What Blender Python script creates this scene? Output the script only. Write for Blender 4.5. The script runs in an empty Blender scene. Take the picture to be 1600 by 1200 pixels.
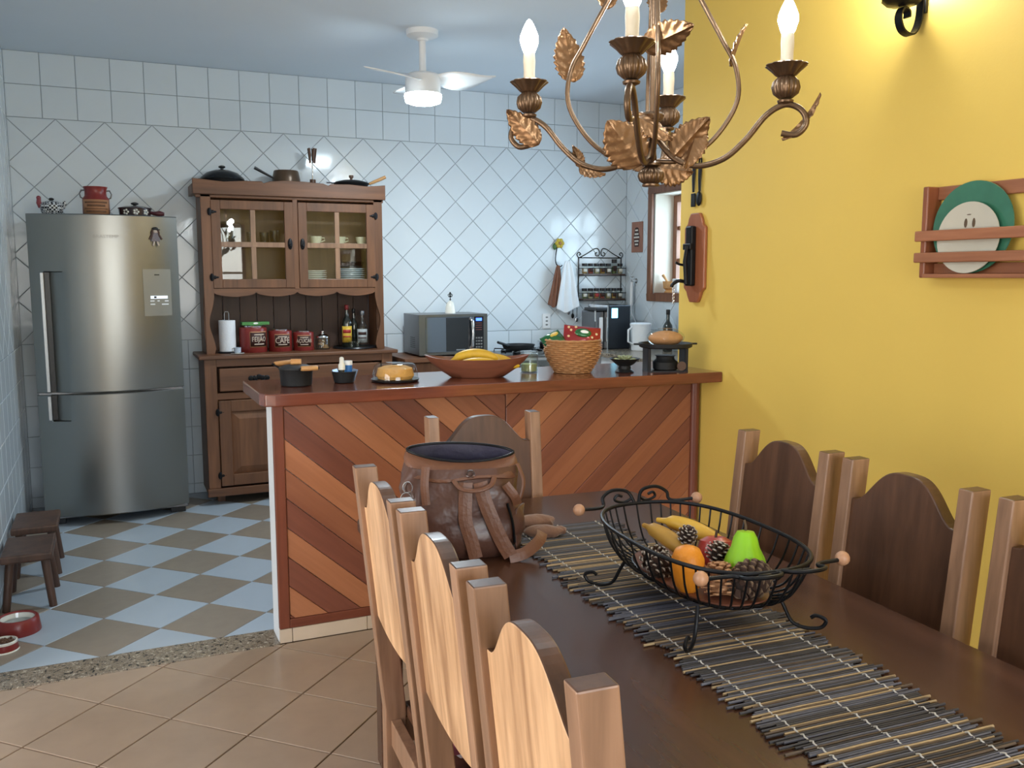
import bpy, bmesh, math, random
from math import sin, cos, pi, radians, sqrt, atan2
from mathutils import Vector, Matrix, Euler
random.seed(7)
scn = bpy.context.scene
COL = scn.collection

# ------------------------------------------------------------------ camera
cam_d = bpy.data.cameras.new('camera'); cam = bpy.data.objects.new('camera', cam_d); COL.objects.link(cam)
cam_d.sensor_width = 36; cam_d.lens = 36 * 1392.41 / 1600; cam_d.clip_start = 0.02
CR = Vector((0.9113, -0.4117, -0.0013)); CU = Vector((0.0509, 0.1096, 0.9927)); CW = Vector((0.4086, 0.9047, -0.1208))
cam.matrix_world = Matrix(((CR.x, CU.x, -CW.x, 0), (CR.y, CU.y, -CW.y, 0), (CR.z, CU.z, -CW.z, 1.504), (0, 0, 0, 1)))
scn.camera = cam

# ------------------------------------------------------------------ world, daylight, exposure
world = bpy.data.worlds.new('sky'); scn.world = world; world.use_nodes = True
wn = world.node_tree.nodes; wl = world.node_tree.links
bg = wn['Background']
sky = wn.new('ShaderNodeTexSky'); sky.sky_type = 'NISHITA'; sky.sun_disc = False; sky.sun_elevation = radians(48); sky.sun_rotation = radians(200); sky.air_density = 1.0; sky.dust_density = 1.5
wl.new(sky.outputs[0], bg.inputs[0]); bg.inputs[1].default_value = 0.22

def area(name, loc, direction, sx, sy, power, color, spread=180):
    d = bpy.data.lights.new(name, 'AREA'); d.shape = 'RECTANGLE'; d.size = sx; d.size_y = sy
    d.energy = power; d.color = color; d.spread = radians(spread)
    o = bpy.data.objects.new(name, d); COL.objects.link(o); o.location = loc
    o.rotation_euler = Vector(direction).to_track_quat('-Z', 'Y').to_euler()
    return o
# daylight entering through the openings of the two rooms (terrace door, rear windows, kitchen window)
area('daylight_terrace_door', (-2.5, 1.3, 1.12), (1, 0.04, -0.06), 2.4, 2.1, 39, (1.0, 0.965, 0.92))
area('daylight_rear_window', (0.7, -2.5, 1.55), (0, 1, -0.06), 2.6, 1.5, 27, (0.86, 0.94, 1.0))
area('daylight_kitchen_window', (4.25, 5.28, 1.75), (-1, 0, -0.1), 1.45, 0.78, 16, (0.58, 0.79, 1.0))

scn.view_settings.view_transform = 'Standard'; scn.view_settings.look = 'None'
scn.view_settings.gamma = 1.0; scn.view_settings.use_curve_mapping = False
scn.view_settings.exposure = 1.47

# ------------------------------------------------------------------ mesh helpers
class G:
    """collects faces of one mesh"""
    def __init__(s): s.v = []; s.f = []; s.m = []; s.sm = []
    def add(s, vs, fs, mat=0, smooth=False, M=None):
        o = len(s.v)
        s.v += [tuple(M @ Vector(p)) if M is not None else tuple(p) for p in vs]
        for f in fs: s.f.append(tuple(i + o for i in f)); s.m.append(mat); s.sm.append(smooth)
        return s
    def box(s, x0, x1, y0, y1, z0, z1, mat=0, M=None):
        vs = [(x0,y0,z0),(x1,y0,z0),(x1,y1,z0),(x0,y1,z0),(x0,y0,z1),(x1,y0,z1),(x1,y1,z1),(x0,y1,z1)]
        return s.add(vs, [(3,2,1,0),(4,5,6,7),(0,1,5,4),(1,2,6,5),(2,3,7,6),(3,0,4,7)], mat, False, M)
    def prism(s, poly, z0, z1, mat=0, smooth=False, M=None, side=None):
        n = len(poly)
        vs = [(x, y, z0) for x, y in poly] + [(x, y, z1) for x, y in poly]
        s.add(vs, [tuple(reversed(range(n))), tuple(range(n, 2*n))], mat, False, M)
        s.add(vs, [(i, (i+1) % n, n + (i+1) % n, n + i) for i in range(n)], mat if side is None else side, smooth, M)
        return s
    def lathe(s, prof, n=24, mat=0, smooth=True, M=None, rfun=None, cap0=True, cap1=True):
        vs = []; fs = []
        for (r, z) in prof:
            for k in range(n):
                a = 2*pi*k/n; rr = r * (rfun(a, z) if rfun else 1)
                vs.append((rr*cos(a), rr*sin(a), z))
        for j in range(len(prof)-1):
            for k in range(n):
                a, b = j*n+k, j*n+(k+1) % n
                fs.append((a, b, b+n, a+n))
        s.add(vs, fs, mat, smooth, M)
        if cap0 and prof[0][0] > 1e-5: s.add(vs[:n], [tuple(reversed(range(n)))], mat, False, M)
        if cap1 and prof[-1][0] > 1e-5: s.add(vs[-n:], [tuple(range(n))], mat, False, M)
        return s
    def cyl(s, r, z0, z1, n=20, mat=0, M=None, r1=None):
        return s.lathe([(r, z0), (r if r1 is None else r1, z1)], n, mat, True, M)
    def tube(s, path, r, n=8, mat=0, closed=False, M=None, rr=None, flat=1.0):
        P = [Vector(p) for p in path]; m = len(P); vs = []; fs = []
        up = None
        for i in range(m):
            a = P[i-1] if (i > 0 or closed) else P[i]; b = P[(i+1) % m] if (i < m-1 or closed) else P[i]
            t = (b - a)
            if t.length < 1e-9: t = Vector((0, 0, 1))
            t.normalize()
            if up is None:
                up = Vector((0, 0, 1)) if abs(t.z) < 0.9 else Vector((1, 0, 0))
            x = up - t * up.dot(t)
            if x.length < 1e-6: x = t.orthogonal()
            x.normalize(); y = t.cross(x); up = x
            rad = rr[i] if rr else r
            for k in range(n):
                a_ = 2*pi*k/n
                vs.append(P[i] + x*(rad*cos(a_)*flat) + y*(rad*sin(a_)))
        for i in range(m if closed else m-1):
            for k in range(n):
                a, b = i*n+k, i*n+(k+1) % n; c, d = ((i+1) % m)*n+(k+1) % n, ((i+1) % m)*n+k
                fs.append((a, b, c, d))
        s.add(vs, fs, mat, True, M)
        if not closed:
            s.add(vs[:n], [tuple(reversed(range(n)))], mat, False, M); s.add(vs[-n:], [tuple(range(n))], mat, False, M)
        return s
    def ball(s, c, r, n=16, mat=0, M=None, sq=(1,1,1)):
        prof = [(r*sin(pi*i/(n//2)), -r*cos(pi*i/(n//2))) for i in range(n//2+1)]
        prof[0] = (1e-6, -r); prof[-1] = (1e-6, r)
        T = Matrix.Translation(c) @ Matrix.Diagonal((sq[0], sq[1], sq[2], 1))
        if M is not None: T = M @ T
        return s.lathe(prof, n, mat, True, T, cap0=False, cap1=False)
    def grid(s, rows, mat=0, smooth=True, closed=False, M=None):
        m = len(rows[0]); vs = [p for r in rows for p in r]; fs = []
        for j in range(len(rows)-1):
            for k in range(m if closed else m-1):
                a, b = j*m+k, j*m+(k+1) % m
                fs.append((a, b, b+m, a+m))
        return s.add(vs, fs, mat, smooth, M)
    def mesh(s, name, mats):
        me = bpy.data.meshes.new(name); me.from_pydata(s.v, [], s.f)
        for mt in (mats if isinstance(mats, (list, tuple)) else [mats]): me.materials.append(mt)
        me.polygons.foreach_set('material_index', s.m); me.polygons.foreach_set('use_smooth', s.sm)
        me.update()
        return me
    def obj(s, name, mats, parent=None, loc=(0,0,0), rot=(0,0,0), bevel=0, seg=2, solid=0, sub=0, fix=True, sharp=40):
        me = s.mesh(name, mats)
        if fix:
            b = bmesh.new(); b.from_mesh(me)
            bmesh.ops.remove_doubles(b, verts=b.verts, dist=1e-6)
            bmesh.ops.recalc_face_normals(b, faces=b.faces)
            b.to_mesh(me); b.free()
        if any(s.sm): me.set_sharp_from_angle(angle=radians(sharp))
        o = bpy.data.objects.new(name, me); COL.objects.link(o)
        o.location = loc; o.rotation_euler = rot
        if parent is not None: o.parent = parent
        if solid:
            md = o.modifiers.new('thick', 'SOLIDIFY'); md.thickness = solid; md.offset = 0
        if bevel:
            md = o.modifiers.new('bevel', 'BEVEL'); md.width = bevel; md.segments = seg; md.limit_method = 'ANGLE'; md.angle_limit = radians(35)
        if sub:
            md = o.modifiers.new('sub', 'SUBSURF'); md.levels = sub; md.render_levels = sub
        return o

def tag(o, label=None, cat=None, group=None, kind=None):
    if label: o['label'] = label
    if cat: o['category'] = cat
    if group: o['group'] = group
    if kind: o['kind'] = kind
    return o
def thing(name, label, cat, loc=(0,0,0), rz=0.0, group=None):
    o = bpy.data.objects.new(name, None); COL.objects.link(o); o.empty_display_size = 0.05
    o.location = loc; o.rotation_euler = (0, 0, rz)
    return tag(o, label, cat, group)
def inst(src, parent, loc=None, rot=None, matrix=None):
    c = src.copy(); COL.objects.link(c); c.parent = parent
    if matrix is not None: c.matrix_local = matrix
    else:
        if loc is not None: c.location = loc
        if rot is not None: c.rotation_euler = rot
    return c
def dup(root, loc, rz, label, group=None):
    r = root.copy(); COL.objects.link(r); r.location = loc; r.rotation_euler = (0, 0, rz); r['label'] = label
    if group: r['group'] = group
    for ch in list(root.children):
        c = ch.copy(); COL.objects.link(c); c.parent = r
        for g in ch.children:
            d = g.copy(); COL.objects.link(d); d.parent = c
    return r
def mesh_obj(name, me, parent, matrix):
    o = bpy.data.objects.new(name, me); COL.objects.link(o); o.parent = parent; o.matrix_local = matrix
    return o
def text_geo(txt, size):
    """flat outline of a word, centred on the origin in x and y"""
    cu = bpy.data.curves.new('word', 'FONT'); cu.body = txt; cu.size = size; cu.align_x = 'CENTER'; cu.align_y = 'CENTER'; cu.resolution_u = 2
    o = bpy.data.objects.new('word', cu); COL.objects.link(o)
    dg = bpy.context.evaluated_depsgraph_get(); me = o.evaluated_get(dg).to_mesh()
    vs = [tuple(v.co) for v in me.vertices]; fs = [tuple(p.vertices) for p in me.polygons]
    o.evaluated_get(dg).to_mesh_clear(); bpy.data.objects.remove(o); bpy.data.curves.remove(cu)
    return vs, fs
def arc(cx, cy, r, a0, a1, n):
    return [(cx + r*cos(radians(a0 + (a1-a0)*i/n)), cy + r*sin(radians(a0 + (a1-a0)*i/n))) for i in range(n+1)]
def bez(p0, p1, p2, p3, n=12):
    p0, p1, p2, p3 = map(Vector, (p0, p1, p2, p3)); o = []
    for i in range(n+1):
        t = i/n; o.append(p0*(1-t)**3 + p1*3*t*(1-t)**2 + p2*3*t*t*(1-t) + p3*t**3)
    return o
def spline(pts, n=8):
    P = [Vector(p) for p in pts]; o = []
    for i in range(len(P)-1):
        a = P[max(i-1, 0)]; b = P[i]; c = P[i+1]; d = P[min(i+2, len(P)-1)]
        for k in range(n):
            t = k/n
            o.append(0.5*((2*b) + (c-a)*t + (2*a-5*b+4*c-d)*t*t + (3*b-3*c+d-a)*t**3))
    o.append(P[-1]); return o
def clip(poly, x0, x1, y0, y1):
    def cut(P, f, ip):
        o = []
        for i in range(len(P)):
            a, b = P[i-1], P[i]; fa, fb = f(a), f(b)
            if fa >= 0:
                if fb >= 0: o.append(b)
                else: o.append(ip(a, b, fa, fb))
            elif fb >= 0: o.append(ip(a, b, fa, fb)); o.append(b)
        return o
    ip = lambda a, b, fa, fb: (a[0] + (b[0]-a[0])*fa/(fa-fb), a[1] + (b[1]-a[1])*fa/(fa-fb))
    for f in (lambda p: p[0]-x0, lambda p: x1-p[0], lambda p: p[1]-y0, lambda p: y1-p[1]):
        if len(poly) < 3: return []
        poly = cut(poly, f, ip)
    o = []
    for p in poly:
        if not o or (abs(p[0]-o[-1][0]) + abs(p[1]-o[-1][1])) > 1e-4: o.append(p)
    if len(o) > 2 and abs(o[0][0]-o[-1][0]) + abs(o[0][1]-o[-1][1]) < 1e-4: o.pop()
    return o if len(o) > 2 and parea(o) > 2e-5 else []
def parea(p): return abs(sum(p[i-1][0]*p[i][1] - p[i][0]*p[i-1][1] for i in range(len(p))))/2
def inset(poly, d):
    """shrinks a convex counter-clockwise polygon by d"""
    n = len(poly); o = []
    for i in range(n):
        a, b, c = Vector(poly[i-1]), Vector(poly[i]), Vector(poly[(i+1) % n])
        e1 = (b-a).normalized(); e2 = (c-b).normalized()
        n1 = Vector((-e1.y, e1.x)); n2 = Vector((-e2.y, e2.x))
        k = n1 + n2; q = max(0.35, 1 + n1.dot(n2))
        p = b + k * (d / q); o.append((p.x, p.y))
    return o
def tile(g, poly, h, gap, bev, mat=0, M=None):
    """one tile: a prism with a rounded arris"""
    if sum((poly[i][0]-poly[i-1][0])*(poly[i][1]+poly[i-1][1]) for i in range(len(poly))) > 0: poly = poly[::-1]
    a = inset(poly, gap); b = inset(poly, gap + bev); n = len(a)
    vs = [(x, y, 0) for x, y in a] + [(x, y, h-bev) for x, y in a] + [(x, y, h) for x, y in b]
    fs = [(i, (i+1) % n, n+(i+1) % n, n+i) for i in range(n)] + [(n+i, n+(i+1) % n, 2*n+(i+1) % n, 2*n+i) for i in range(n)] + [tuple(range(2*n, 3*n))]
    g.add(vs, fs, mat, False, M)

# ------------------------------------------------------------------ materials
def nodes(name):
    m = bpy.data.materials.new(name); m.use_nodes = True
    return m, m.node_tree.nodes, m.node_tree.links, m.node_tree.nodes['Principled BSDF']
def rgb(c): return (c[0], c[1], c[2], 1)
def srgb(r, g, b):
    f = lambda v: (v/255/12.92) if v/255 <= 0.04045 else ((v/255+0.055)/1.055)**2.4
    return (f(r), f(g), f(b))
def P(name, col, rough=0.5, metal=0.0, var=0.08, vs=12, bump=0.0, bs=60, coat=0.0, spec=0.5, trans=0.0, ior=1.45, emit=0.0, ecol=None, rand=0.0, sheen=0.0, sss=0.0, alpha=1.0):
    m, N, L, b = nodes(name)
    b.inputs['Roughness'].default_value = rough; b.inputs['Metallic'].default_value = metal
    b.inputs['Coat Weight'].default_value = coat; b.inputs['Coat Roughness'].default_value = 0.08
    b.inputs['Specular IOR Level'].default_value = spec; b.inputs['Transmission Weight'].default_value = trans; b.inputs['IOR'].default_value = ior
    b.inputs['Sheen Weight'].default_value = sheen; b.inputs['Alpha'].default_value = alpha
    tc = N.new('ShaderNodeTexCoord')
    nz = N.new('ShaderNodeTexNoise'); nz.inputs['Scale'].default_value = vs; nz.inputs['Detail'].default_value = 4
    L.new(tc.outputs['Object'], nz.inputs['Vector'])
    mx = N.new('ShaderNodeMix'); mx.data_type = 'RGBA'
    mx.inputs[6].default_value = rgb([max(0, c*(1-var)) for c in col]); mx.inputs[7].default_value = rgb([min(1, c*(1+var)) for c in col])
    L.new(nz.outputs['Fac'], mx.inputs[0])
    out = mx.outputs[2]
    if rand:
        oi = N.new('ShaderNodeObjectInfo'); mr = N.new('ShaderNodeMapRange'); mr.inputs[3].default_value = 1-rand; mr.inputs[4].default_value = 1+rand
        L.new(oi.outputs['Random'], mr.inputs[0])
        hs = N.new('ShaderNodeHueSaturation'); L.new(mr.outputs[0], hs.inputs['Value']); L.new(out, hs.inputs['Color']); out = hs.outputs[0]
    L.new(out, b.inputs['Base Color'])
    if bump:
        n2 = N.new('ShaderNodeTexNoise'); n2.inputs['Scale'].default_value = bs; n2.inputs['Detail'].default_value = 3
        L.new(tc.outputs['Object'], n2.inputs['Vector'])
        bp = N.new('ShaderNodeBump'); bp.inputs['Strength'].default_value = bump; bp.inputs['Distance'].default_value = 0.01
        L.new(n2.outputs['Fac'], bp.inputs['Height']); L.new(bp.outputs[0], b.inputs['Normal'])
    if emit:
        b.inputs['Emission Color'].default_value = rgb(ecol or col); b.inputs['Emission Strength'].default_value = emit
    return m
def wood(name, dark, light, axis=2, scale=9, rough=0.4, coat=0.15, stretch=0.09, rand=0.12, bump=0.08, contrast=(0.3, 0.72), spec=0.5):
    m, N, L, b = nodes(name)
    tc = N.new('ShaderNodeTexCoord'); oi = N.new('ShaderNodeObjectInfo')
    vm = N.new('ShaderNodeVectorMath'); vm.operation = 'MULTIPLY_ADD'
    mp = N.new('ShaderNodeMapping'); sc = [scale, scale, scale]; sc[axis] = scale*stretch
    mp.inputs['Scale'].default_value = sc
    cb = N.new('ShaderNodeCombineXYZ')
    for i in range(3): L.new(oi.outputs['Random'], cb.inputs[i])
    L.new(cb.outputs[0], vm.inputs[0]); vm.inputs[1].default_value = (7.3, 5.1, 9.7); L.new(tc.outputs['Object'], vm.inputs[2])
    L.new(vm.outputs[0], mp.inputs['Vector'])
    n1 = N.new('ShaderNodeTexNoise'); n1.inputs['Scale'].default_value = 1.0; n1.inputs['Detail'].default_value = 5; n1.inputs['Distortion'].default_value = 0.9
    L.new(mp.outputs[0], n1.inputs['Vector'])
    n2 = N.new('ShaderNodeTexNoise'); n2.inputs['Scale'].default_value = 5.5; n2.inputs['Detail'].default_value = 3
    L.new(mp.outputs[0], n2.inputs['Vector'])
    mm = N.new('ShaderNodeMath'); mm.operation = 'MULTIPLY_ADD'; mm.inputs[1].default_value = 0.35
    L.new(n2.outputs['Fac'], mm.inputs[0]); 
    m2 = N.new('ShaderNodeMath'); m2.operation = 'MULTIPLY'; m2.inputs[1].default_value = 0.7; L.new(n1.outputs['Fac'], m2.inputs[0]); L.new(m2.outputs[0], mm.inputs[2])
    cr = N.new('ShaderNodeValToRGB'); cr.color_ramp.elements[0].position = contrast[0]; cr.color_ramp.elements[1].position = contrast[1]
    cr.color_ramp.elements[0].color = rgb(dark); cr.color_ramp.elements[1].color = rgb(light)
    L.new(mm.outputs[0], cr.inputs[0])
    mr = N.new('ShaderNodeMapRange'); mr.inputs[3].default_value = 1-rand; mr.inputs[4].default_value = 1+rand; L.new(oi.outputs['Random'], mr.inputs[0])
    hs = N.new('ShaderNodeHueSaturation'); L.new(mr.outputs[0], hs.inputs['Value']); L.new(cr.outputs[0], hs.inputs['Color'])
    L.new(hs.outputs[0], b.inputs['Base Color'])
    b.inputs['Roughness'].default_value = rough; b.inputs['Coat Weight'].default_value = coat; b.inputs['Coat Roughness'].default_value = 0.15
    b.inputs['Specular IOR Level'].default_value = spec
    bp = N.new('ShaderNodeBump'); bp.inputs['Strength'].default_value = bump; bp.inputs['Distance'].default_value = 0.004
    L.new(mm.outputs[0], bp.inputs['Height']); L.new(bp.outputs[0], b.inputs['Normal'])
    return m
def pane(name, tint=(0.95, 0.97, 0.96), ior=1.5, rough=0.01):
    """thin clear glass: Fresnel mix of see-through and mirror"""
    m, N, L, b = nodes(name); N.remove(b)
    o = N['Material Output']; t = N.new('ShaderNodeBsdfTransparent'); t.inputs[0].default_value = rgb(tint)
    g = N.new('ShaderNodeBsdfGlossy'); g.inputs['Roughness'].default_value = rough
    lw = N.new('ShaderNodeLayerWeight'); lw.inputs[0].default_value = 0.5; pw = N.new('ShaderNodeMath'); pw.operation = 'POWER'; pw.inputs[1].default_value = 5
    f0 = ((ior-1)/(ior+1))**2; f = N.new('ShaderNodeMath'); f.operation = 'MULTIPLY_ADD'; f.inputs[1].default_value = 1-f0; f.inputs[2].default_value = f0
    L.new(lw.outputs['Facing'], pw.inputs[0]); L.new(pw.outputs[0], f.inputs[0]); mx = N.new('ShaderNodeMixShader')
    L.new(f.outputs[0], mx.inputs[0]); L.new(t.outputs[0], mx.inputs[1]); L.new(g.outputs[0], mx.inputs[2]); L.new(mx.outputs[0], o.inputs[0])
    return m
def speckle(name, cols, scale, rough):
    m, N, L, b = nodes(name); tc = N.new('ShaderNodeTexCoord')
    nz = N.new('ShaderNodeTexNoise'); nz.inputs['Scale'].default_value = scale; nz.inputs['Detail'].default_value = 5; nz.inputs['Roughness'].default_value = 0.65; nz.inputs['Distortion'].default_value = 0.6
    L.new(tc.outputs['Object'], nz.inputs['Vector'])
    cr = N.new('ShaderNodeValToRGB'); e = cr.color_ramp.elements
    e[0].position = 0.4; e[0].color = rgb(cols[0]); e[1].position = 0.62; e[1].color = rgb(cols[-1])
    for i, c in enumerate(cols[1:-1]): q = e.new(0.4 + 0.22*(i+1)/(len(cols)-1)); q.color = rgb(c)
    L.new(nz.outputs['Fac'], cr.inputs[0]); L.new(cr.outputs[0], b.inputs['Base Color']); b.inputs['Roughness'].default_value = rough
    return m
M_ = {}
M_['wall_tile'] = P('glazed_white_tile', (0.71, 0.775, 0.82), 0.1, var=0.03, vs=5, bump=0.12, bs=7, rand=0.03)
M_['grout'] = P('grout', (0.36, 0.4, 0.43), 0.9, var=0.1, vs=30)
M_['floor_grout'] = P('floor_grout', (0.2, 0.16, 0.12), 0.9, var=0.15, vs=30)
M_['dining_grout'] = P('dining_grout', (0.16, 0.095, 0.05), 0.9, var=0.15, vs=30)
M_['tile_white'] = P('floor_tile_white', (0.42, 0.48, 0.54), 0.3, var=0.05, vs=6, bump=0.03, bs=40, rand=0.03)
M_['tile_beige'] = P('floor_tile_beige', (0.275, 0.225, 0.175), 0.32, var=0.14, vs=14, bump=0.03, bs=40, rand=0.05)
M_['tile_tan'] = P('floor_tile_tan', (0.39, 0.285, 0.205), 0.28, var=0.12, vs=9, bump=0.03, bs=40, rand=0.05)
M_['granite'] = speckle('granite', [(0.03, 0.026, 0.022), (0.34, 0.27, 0.19), (0.14, 0.11, 0.085), (0.5, 0.43, 0.33)], 60, 0.25)
M_['ceiling'] = P('ceiling_paint', (0.76, 0.83, 0.9), 0.9, var=0.02, vs=3)
M_['yellow'] = P('yellow_wall_paint', (0.76, 0.525, 0.11), 0.62, var=0.03, vs=4, bump=0.03, bs=120)
M_['plaster'] = P('white_plaster', (0.78, 0.77, 0.74), 0.85, var=0.03, vs=6)
M_['white_paint'] = P('white_paint', (0.8, 0.82, 0.84), 0.5, var=0.03, vs=9, bump=0.05, bs=40)
M_['counter_top'] = wood('counter_top_wood', (0.10, 0.026, 0.014), (0.22, 0.06, 0.03), axis=0, scale=14, rough=0.16, coat=0.5, rand=0.0)
M_['counter_frame'] = wood('counter_frame_wood', (0.12, 0.03, 0.016), (0.22, 0.06, 0.03), axis=2, scale=12, rough=0.4, coat=0.1, rand=0.05)
BOARD = [wood('board_wood_%s' % n, d, l, axis=0, scale=13, rough=0.42, coat=0.1, stretch=0.06, rand=0.06) for n, d, l in (
    ('red', (0.16, 0.05, 0.03), (0.24, 0.08, 0.048)), ('brown', (0.24, 0.08, 0.04), (0.34, 0.125, 0.062)), ('orange', (0.34, 0.125, 0.056), (0.46, 0.185, 0.088)))]
M_['dresser'] = wood('dresser_wood', (0.085, 0.033, 0.014), (0.22, 0.09, 0.038), axis=2, scale=10, rough=0.48, coat=0.04, rand=0.08)
M_['dresser_h'] = wood('dresser_wood_lying', (0.085, 0.033, 0.014), (0.2, 0.08, 0.034), axis=0, scale=10, rough=0.48, coat=0.04, rand=0.08)
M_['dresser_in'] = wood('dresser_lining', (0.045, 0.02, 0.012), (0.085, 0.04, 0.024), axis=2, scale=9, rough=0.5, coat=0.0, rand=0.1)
M_['ochre'] = P('ochre_lining', (0.42, 0.27, 0.07), 0.6, var=0.1)
M_['iron'] = P('black_iron', (0.012, 0.012, 0.014), 0.42, 0.6, var=0.2, bump=0.05, bs=80)
M_['cast_iron'] = P('black_cast_iron', (0.014, 0.015, 0.017), 0.55, 0.2, var=0.2, bump=0.1, bs=150)
M_['steel'] = P('brushed_steel', (0.25, 0.25, 0.238), 0.3, 1.0, var=0.04, vs=3)
M_['steel_dark'] = P('grey_steel', (0.2, 0.2, 0.21), 0.35, 0.9, var=0.05)
M_['chrome'] = P('chrome', (0.75, 0.75, 0.76), 0.08, 1.0, var=0.02)
M_['white_plastic'] = P('white_plastic', (0.82, 0.83, 0.84), 0.35, var=0.02)
M_['black_plastic'] = P('black_plastic', (0.012, 0.012, 0.014), 0.3, var=0.1)
M_['grey_plastic'] = P('grey_plastic', (0.2, 0.2, 0.19), 0.4, var=0.06)
M_['dark_glass'] = P('dark_glass', (0.01, 0.011, 0.013), 0.04, var=0.05, coat=1.0)
M_['glass'] = pane('clear_glass'); M_['blown_glass'] = pane('blown_glass', (0.93, 0.96, 0.95), 1.6, 0.02)
M_['china'] = P('white_china', (0.8, 0.78, 0.7), 0.12, var=0.03, coat=0.5)
M_['chair_light'] = wood('chair_back_wood', (0.33, 0.165, 0.075), (0.75, 0.455, 0.245), axis=2, scale=9, rough=0.42, coat=0.12, rand=0.07, contrast=(0.38, 0.62))
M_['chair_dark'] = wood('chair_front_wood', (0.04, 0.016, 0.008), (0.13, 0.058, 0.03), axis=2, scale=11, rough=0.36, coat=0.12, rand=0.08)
M_['chair_post'] = wood('chair_post_wood', (0.165, 0.086, 0.048), (0.4, 0.222, 0.13), axis=2, scale=13, rough=0.4, coat=0.15, rand=0.12)
M_['table'] = wood('table_wood', (0.042, 0.016, 0.009), (0.1, 0.041, 0.022), axis=1, scale=8, rough=0.25, coat=0.1, rand=0.0, contrast=(0.25, 0.75))
M_['stool'] = wood('stool_wood', (0.04, 0.018, 0.01), (0.11, 0.05, 0.028), axis=2, scale=14, rough=0.5, rand=0.1)
M_['bowl_wood'] = wood('dough_bowl_wood', (0.13, 0.045, 0.026), (0.25, 0.09, 0.05), axis=0, scale=10, rough=0.4)
M_['pale_wood'] = wood('pale_wood', (0.48, 0.22, 0.07), (0.7, 0.4, 0.16), axis=0, scale=25, rough=0.45)
M_['ball_wood'] = wood('ball_wood', (0.36, 0.17, 0.09), (0.55, 0.3, 0.17), axis=2, scale=40, rough=0.5)
M_['window_wood'] = wood('window_frame_wood', (0.15, 0.055, 0.028), (0.3, 0.13, 0.065), axis=2, scale=14, rough=0.45)
M_['plaque_wood'] = wood('plaque_wood', (0.24, 0.07, 0.03), (0.4, 0.135, 0.06), axis=2, scale=14, rough=0.4)
M_['rack_wood'] = wood('plate_rack_wood', (0.21, 0.07, 0.03), (0.38, 0.15, 0.07), axis=1, scale=14, rough=0.45)
M_['bronze'] = P('aged_bronze_paint', (0.16, 0.1, 0.06), 0.34, 0.8, var=0.35, vs=25, bump=0.12, bs=90)
M_['gold_leaf'] = P('gold_leaf_metal', (0.23, 0.125, 0.06), 0.36, 0.8, var=0.4, vs=18, bump=0.12, bs=80)
M_['wax'] = P('ivory_candle_sleeve', (0.72, 0.64, 0.5), 0.6, var=0.1, vs=40, bump=0.2, bs=60)
M_['bulb'] = P('lit_bulb', (1, 1, 1), 0.3, var=0, emit=22, ecol=(0.86, 0.95, 1.0))
M_['led'] = P('lit_diffuser', (1, 1, 1), 0.3, var=0, emit=14, ecol=(0.78, 0.93, 1.0))
M_['leather'] = P('brown_leather', (0.1, 0.044, 0.03), 0.36, var=0.3, vs=10, bump=0.7, bs=16, coat=0.12)
M_['leather_tan'] = P('tan_leather', (0.17, 0.07, 0.037), 0.42, var=0.2, vs=14, bump=0.15, bs=80)
M_['lining'] = P('navy_lining', (0.03, 0.026, 0.05), 0.6, var=0.3, vs=20, bump=0.5, bs=30)
M_['suede'] = P('brown_suede', (0.24, 0.125, 0.08), 0.9, var=0.15, vs=18, bump=0.3, bs=60, sheen=0.3)
def red_paint(): return P('red_enamel', (0.22, 0.026, 0.022), 0.3, var=0.1)
M_['red'] = red_paint()
M_['label_dark'] = P('dark_label', (0.05, 0.018, 0.014), 0.5, var=0.2); M_['label_tan'] = P('tan_label', (0.42, 0.2, 0.1), 0.5, var=0.15); M_['label_ink'] = P('label_lettering', (0.62, 0.5, 0.4), 0.5, var=0.05)
# ================================================================== the two rooms
XL, XR, YB, YK, ZC = -0.5154, 3.955, 6.448, 3.755, 2.885     # kitchen: left, right, back wall, front edge of floor, ceiling
XD, YD, XY, YC = -2.3, -2.3, 2.64, 3.588                      # dining room: left, rear, yellow wall, counter front
Z2 = 2.4849; TW = 0.2; DG = TW*sqrt(2); ZLOW = Z2 - 5*DG      # bands of wall tiles
def struct(name, g, mats, **k): return tag(g.obj(name, mats, **k), kind='structure')

struct('ceiling', G().box(XD-0.2, XR+0.3, YD-0.2, YB+0.2, ZC, ZC+0.12), M_['ceiling'])
floor = struct('floor', G().box(XD-0.2, XR+0.3, YD-0.2, YB+0.2, -0.15, -0.0045, 0), [M_['dining_grout']])
struct('floor_screed', G().box(XL-0.02, XR+0.02, YK, YB+0.02, -0.0045, -0.0032, 0), [M_['floor_grout']])
wall_back = struct('wall_back', G().box(XL-0.15, XR+0.25, YB+0.006, YB+0.15, 0, ZC), M_['grout'])
wall_left = struct('wall_left', G().box(XL-0.15, XL-0.006, YC, YB+0.006, 0, ZC), M_['grout'])
WY0, WY1, WZ0, WZ1 = 4.55, 6.045, 1.355, 2.145               # kitchen window opening in the right wall
g = G(); a, b = XR+0.006, XR+0.25
g.box(a, b, 3.6, WY0, 0, ZC); g.box(a, b, WY1, YB+0.006, 0, ZC); g.box(a, b, WY0, WY1, 0, WZ0); g.box(a, b, WY0, WY1, WZ1, ZC)
wall_right = struct('wall_right', g, M_['grout'])
struct('wall_dining_right', G().box(XY, XY+0.15, YD-0.15, 3.787, 0, ZC), M_['yellow'])
struct('wall_kitchen_front', G().box(XY+0.15, XR+0.006, 3.64, 3.787, 0, ZC), M_['plaster'])
struct('wall_dining_front', G().box(XD-0.15, XL-0.15, YC, YK, 0, ZC), M_['plaster'])
g = G(); DY0, DY1, DZ = 0.1, 2.5, 2.2
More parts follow.
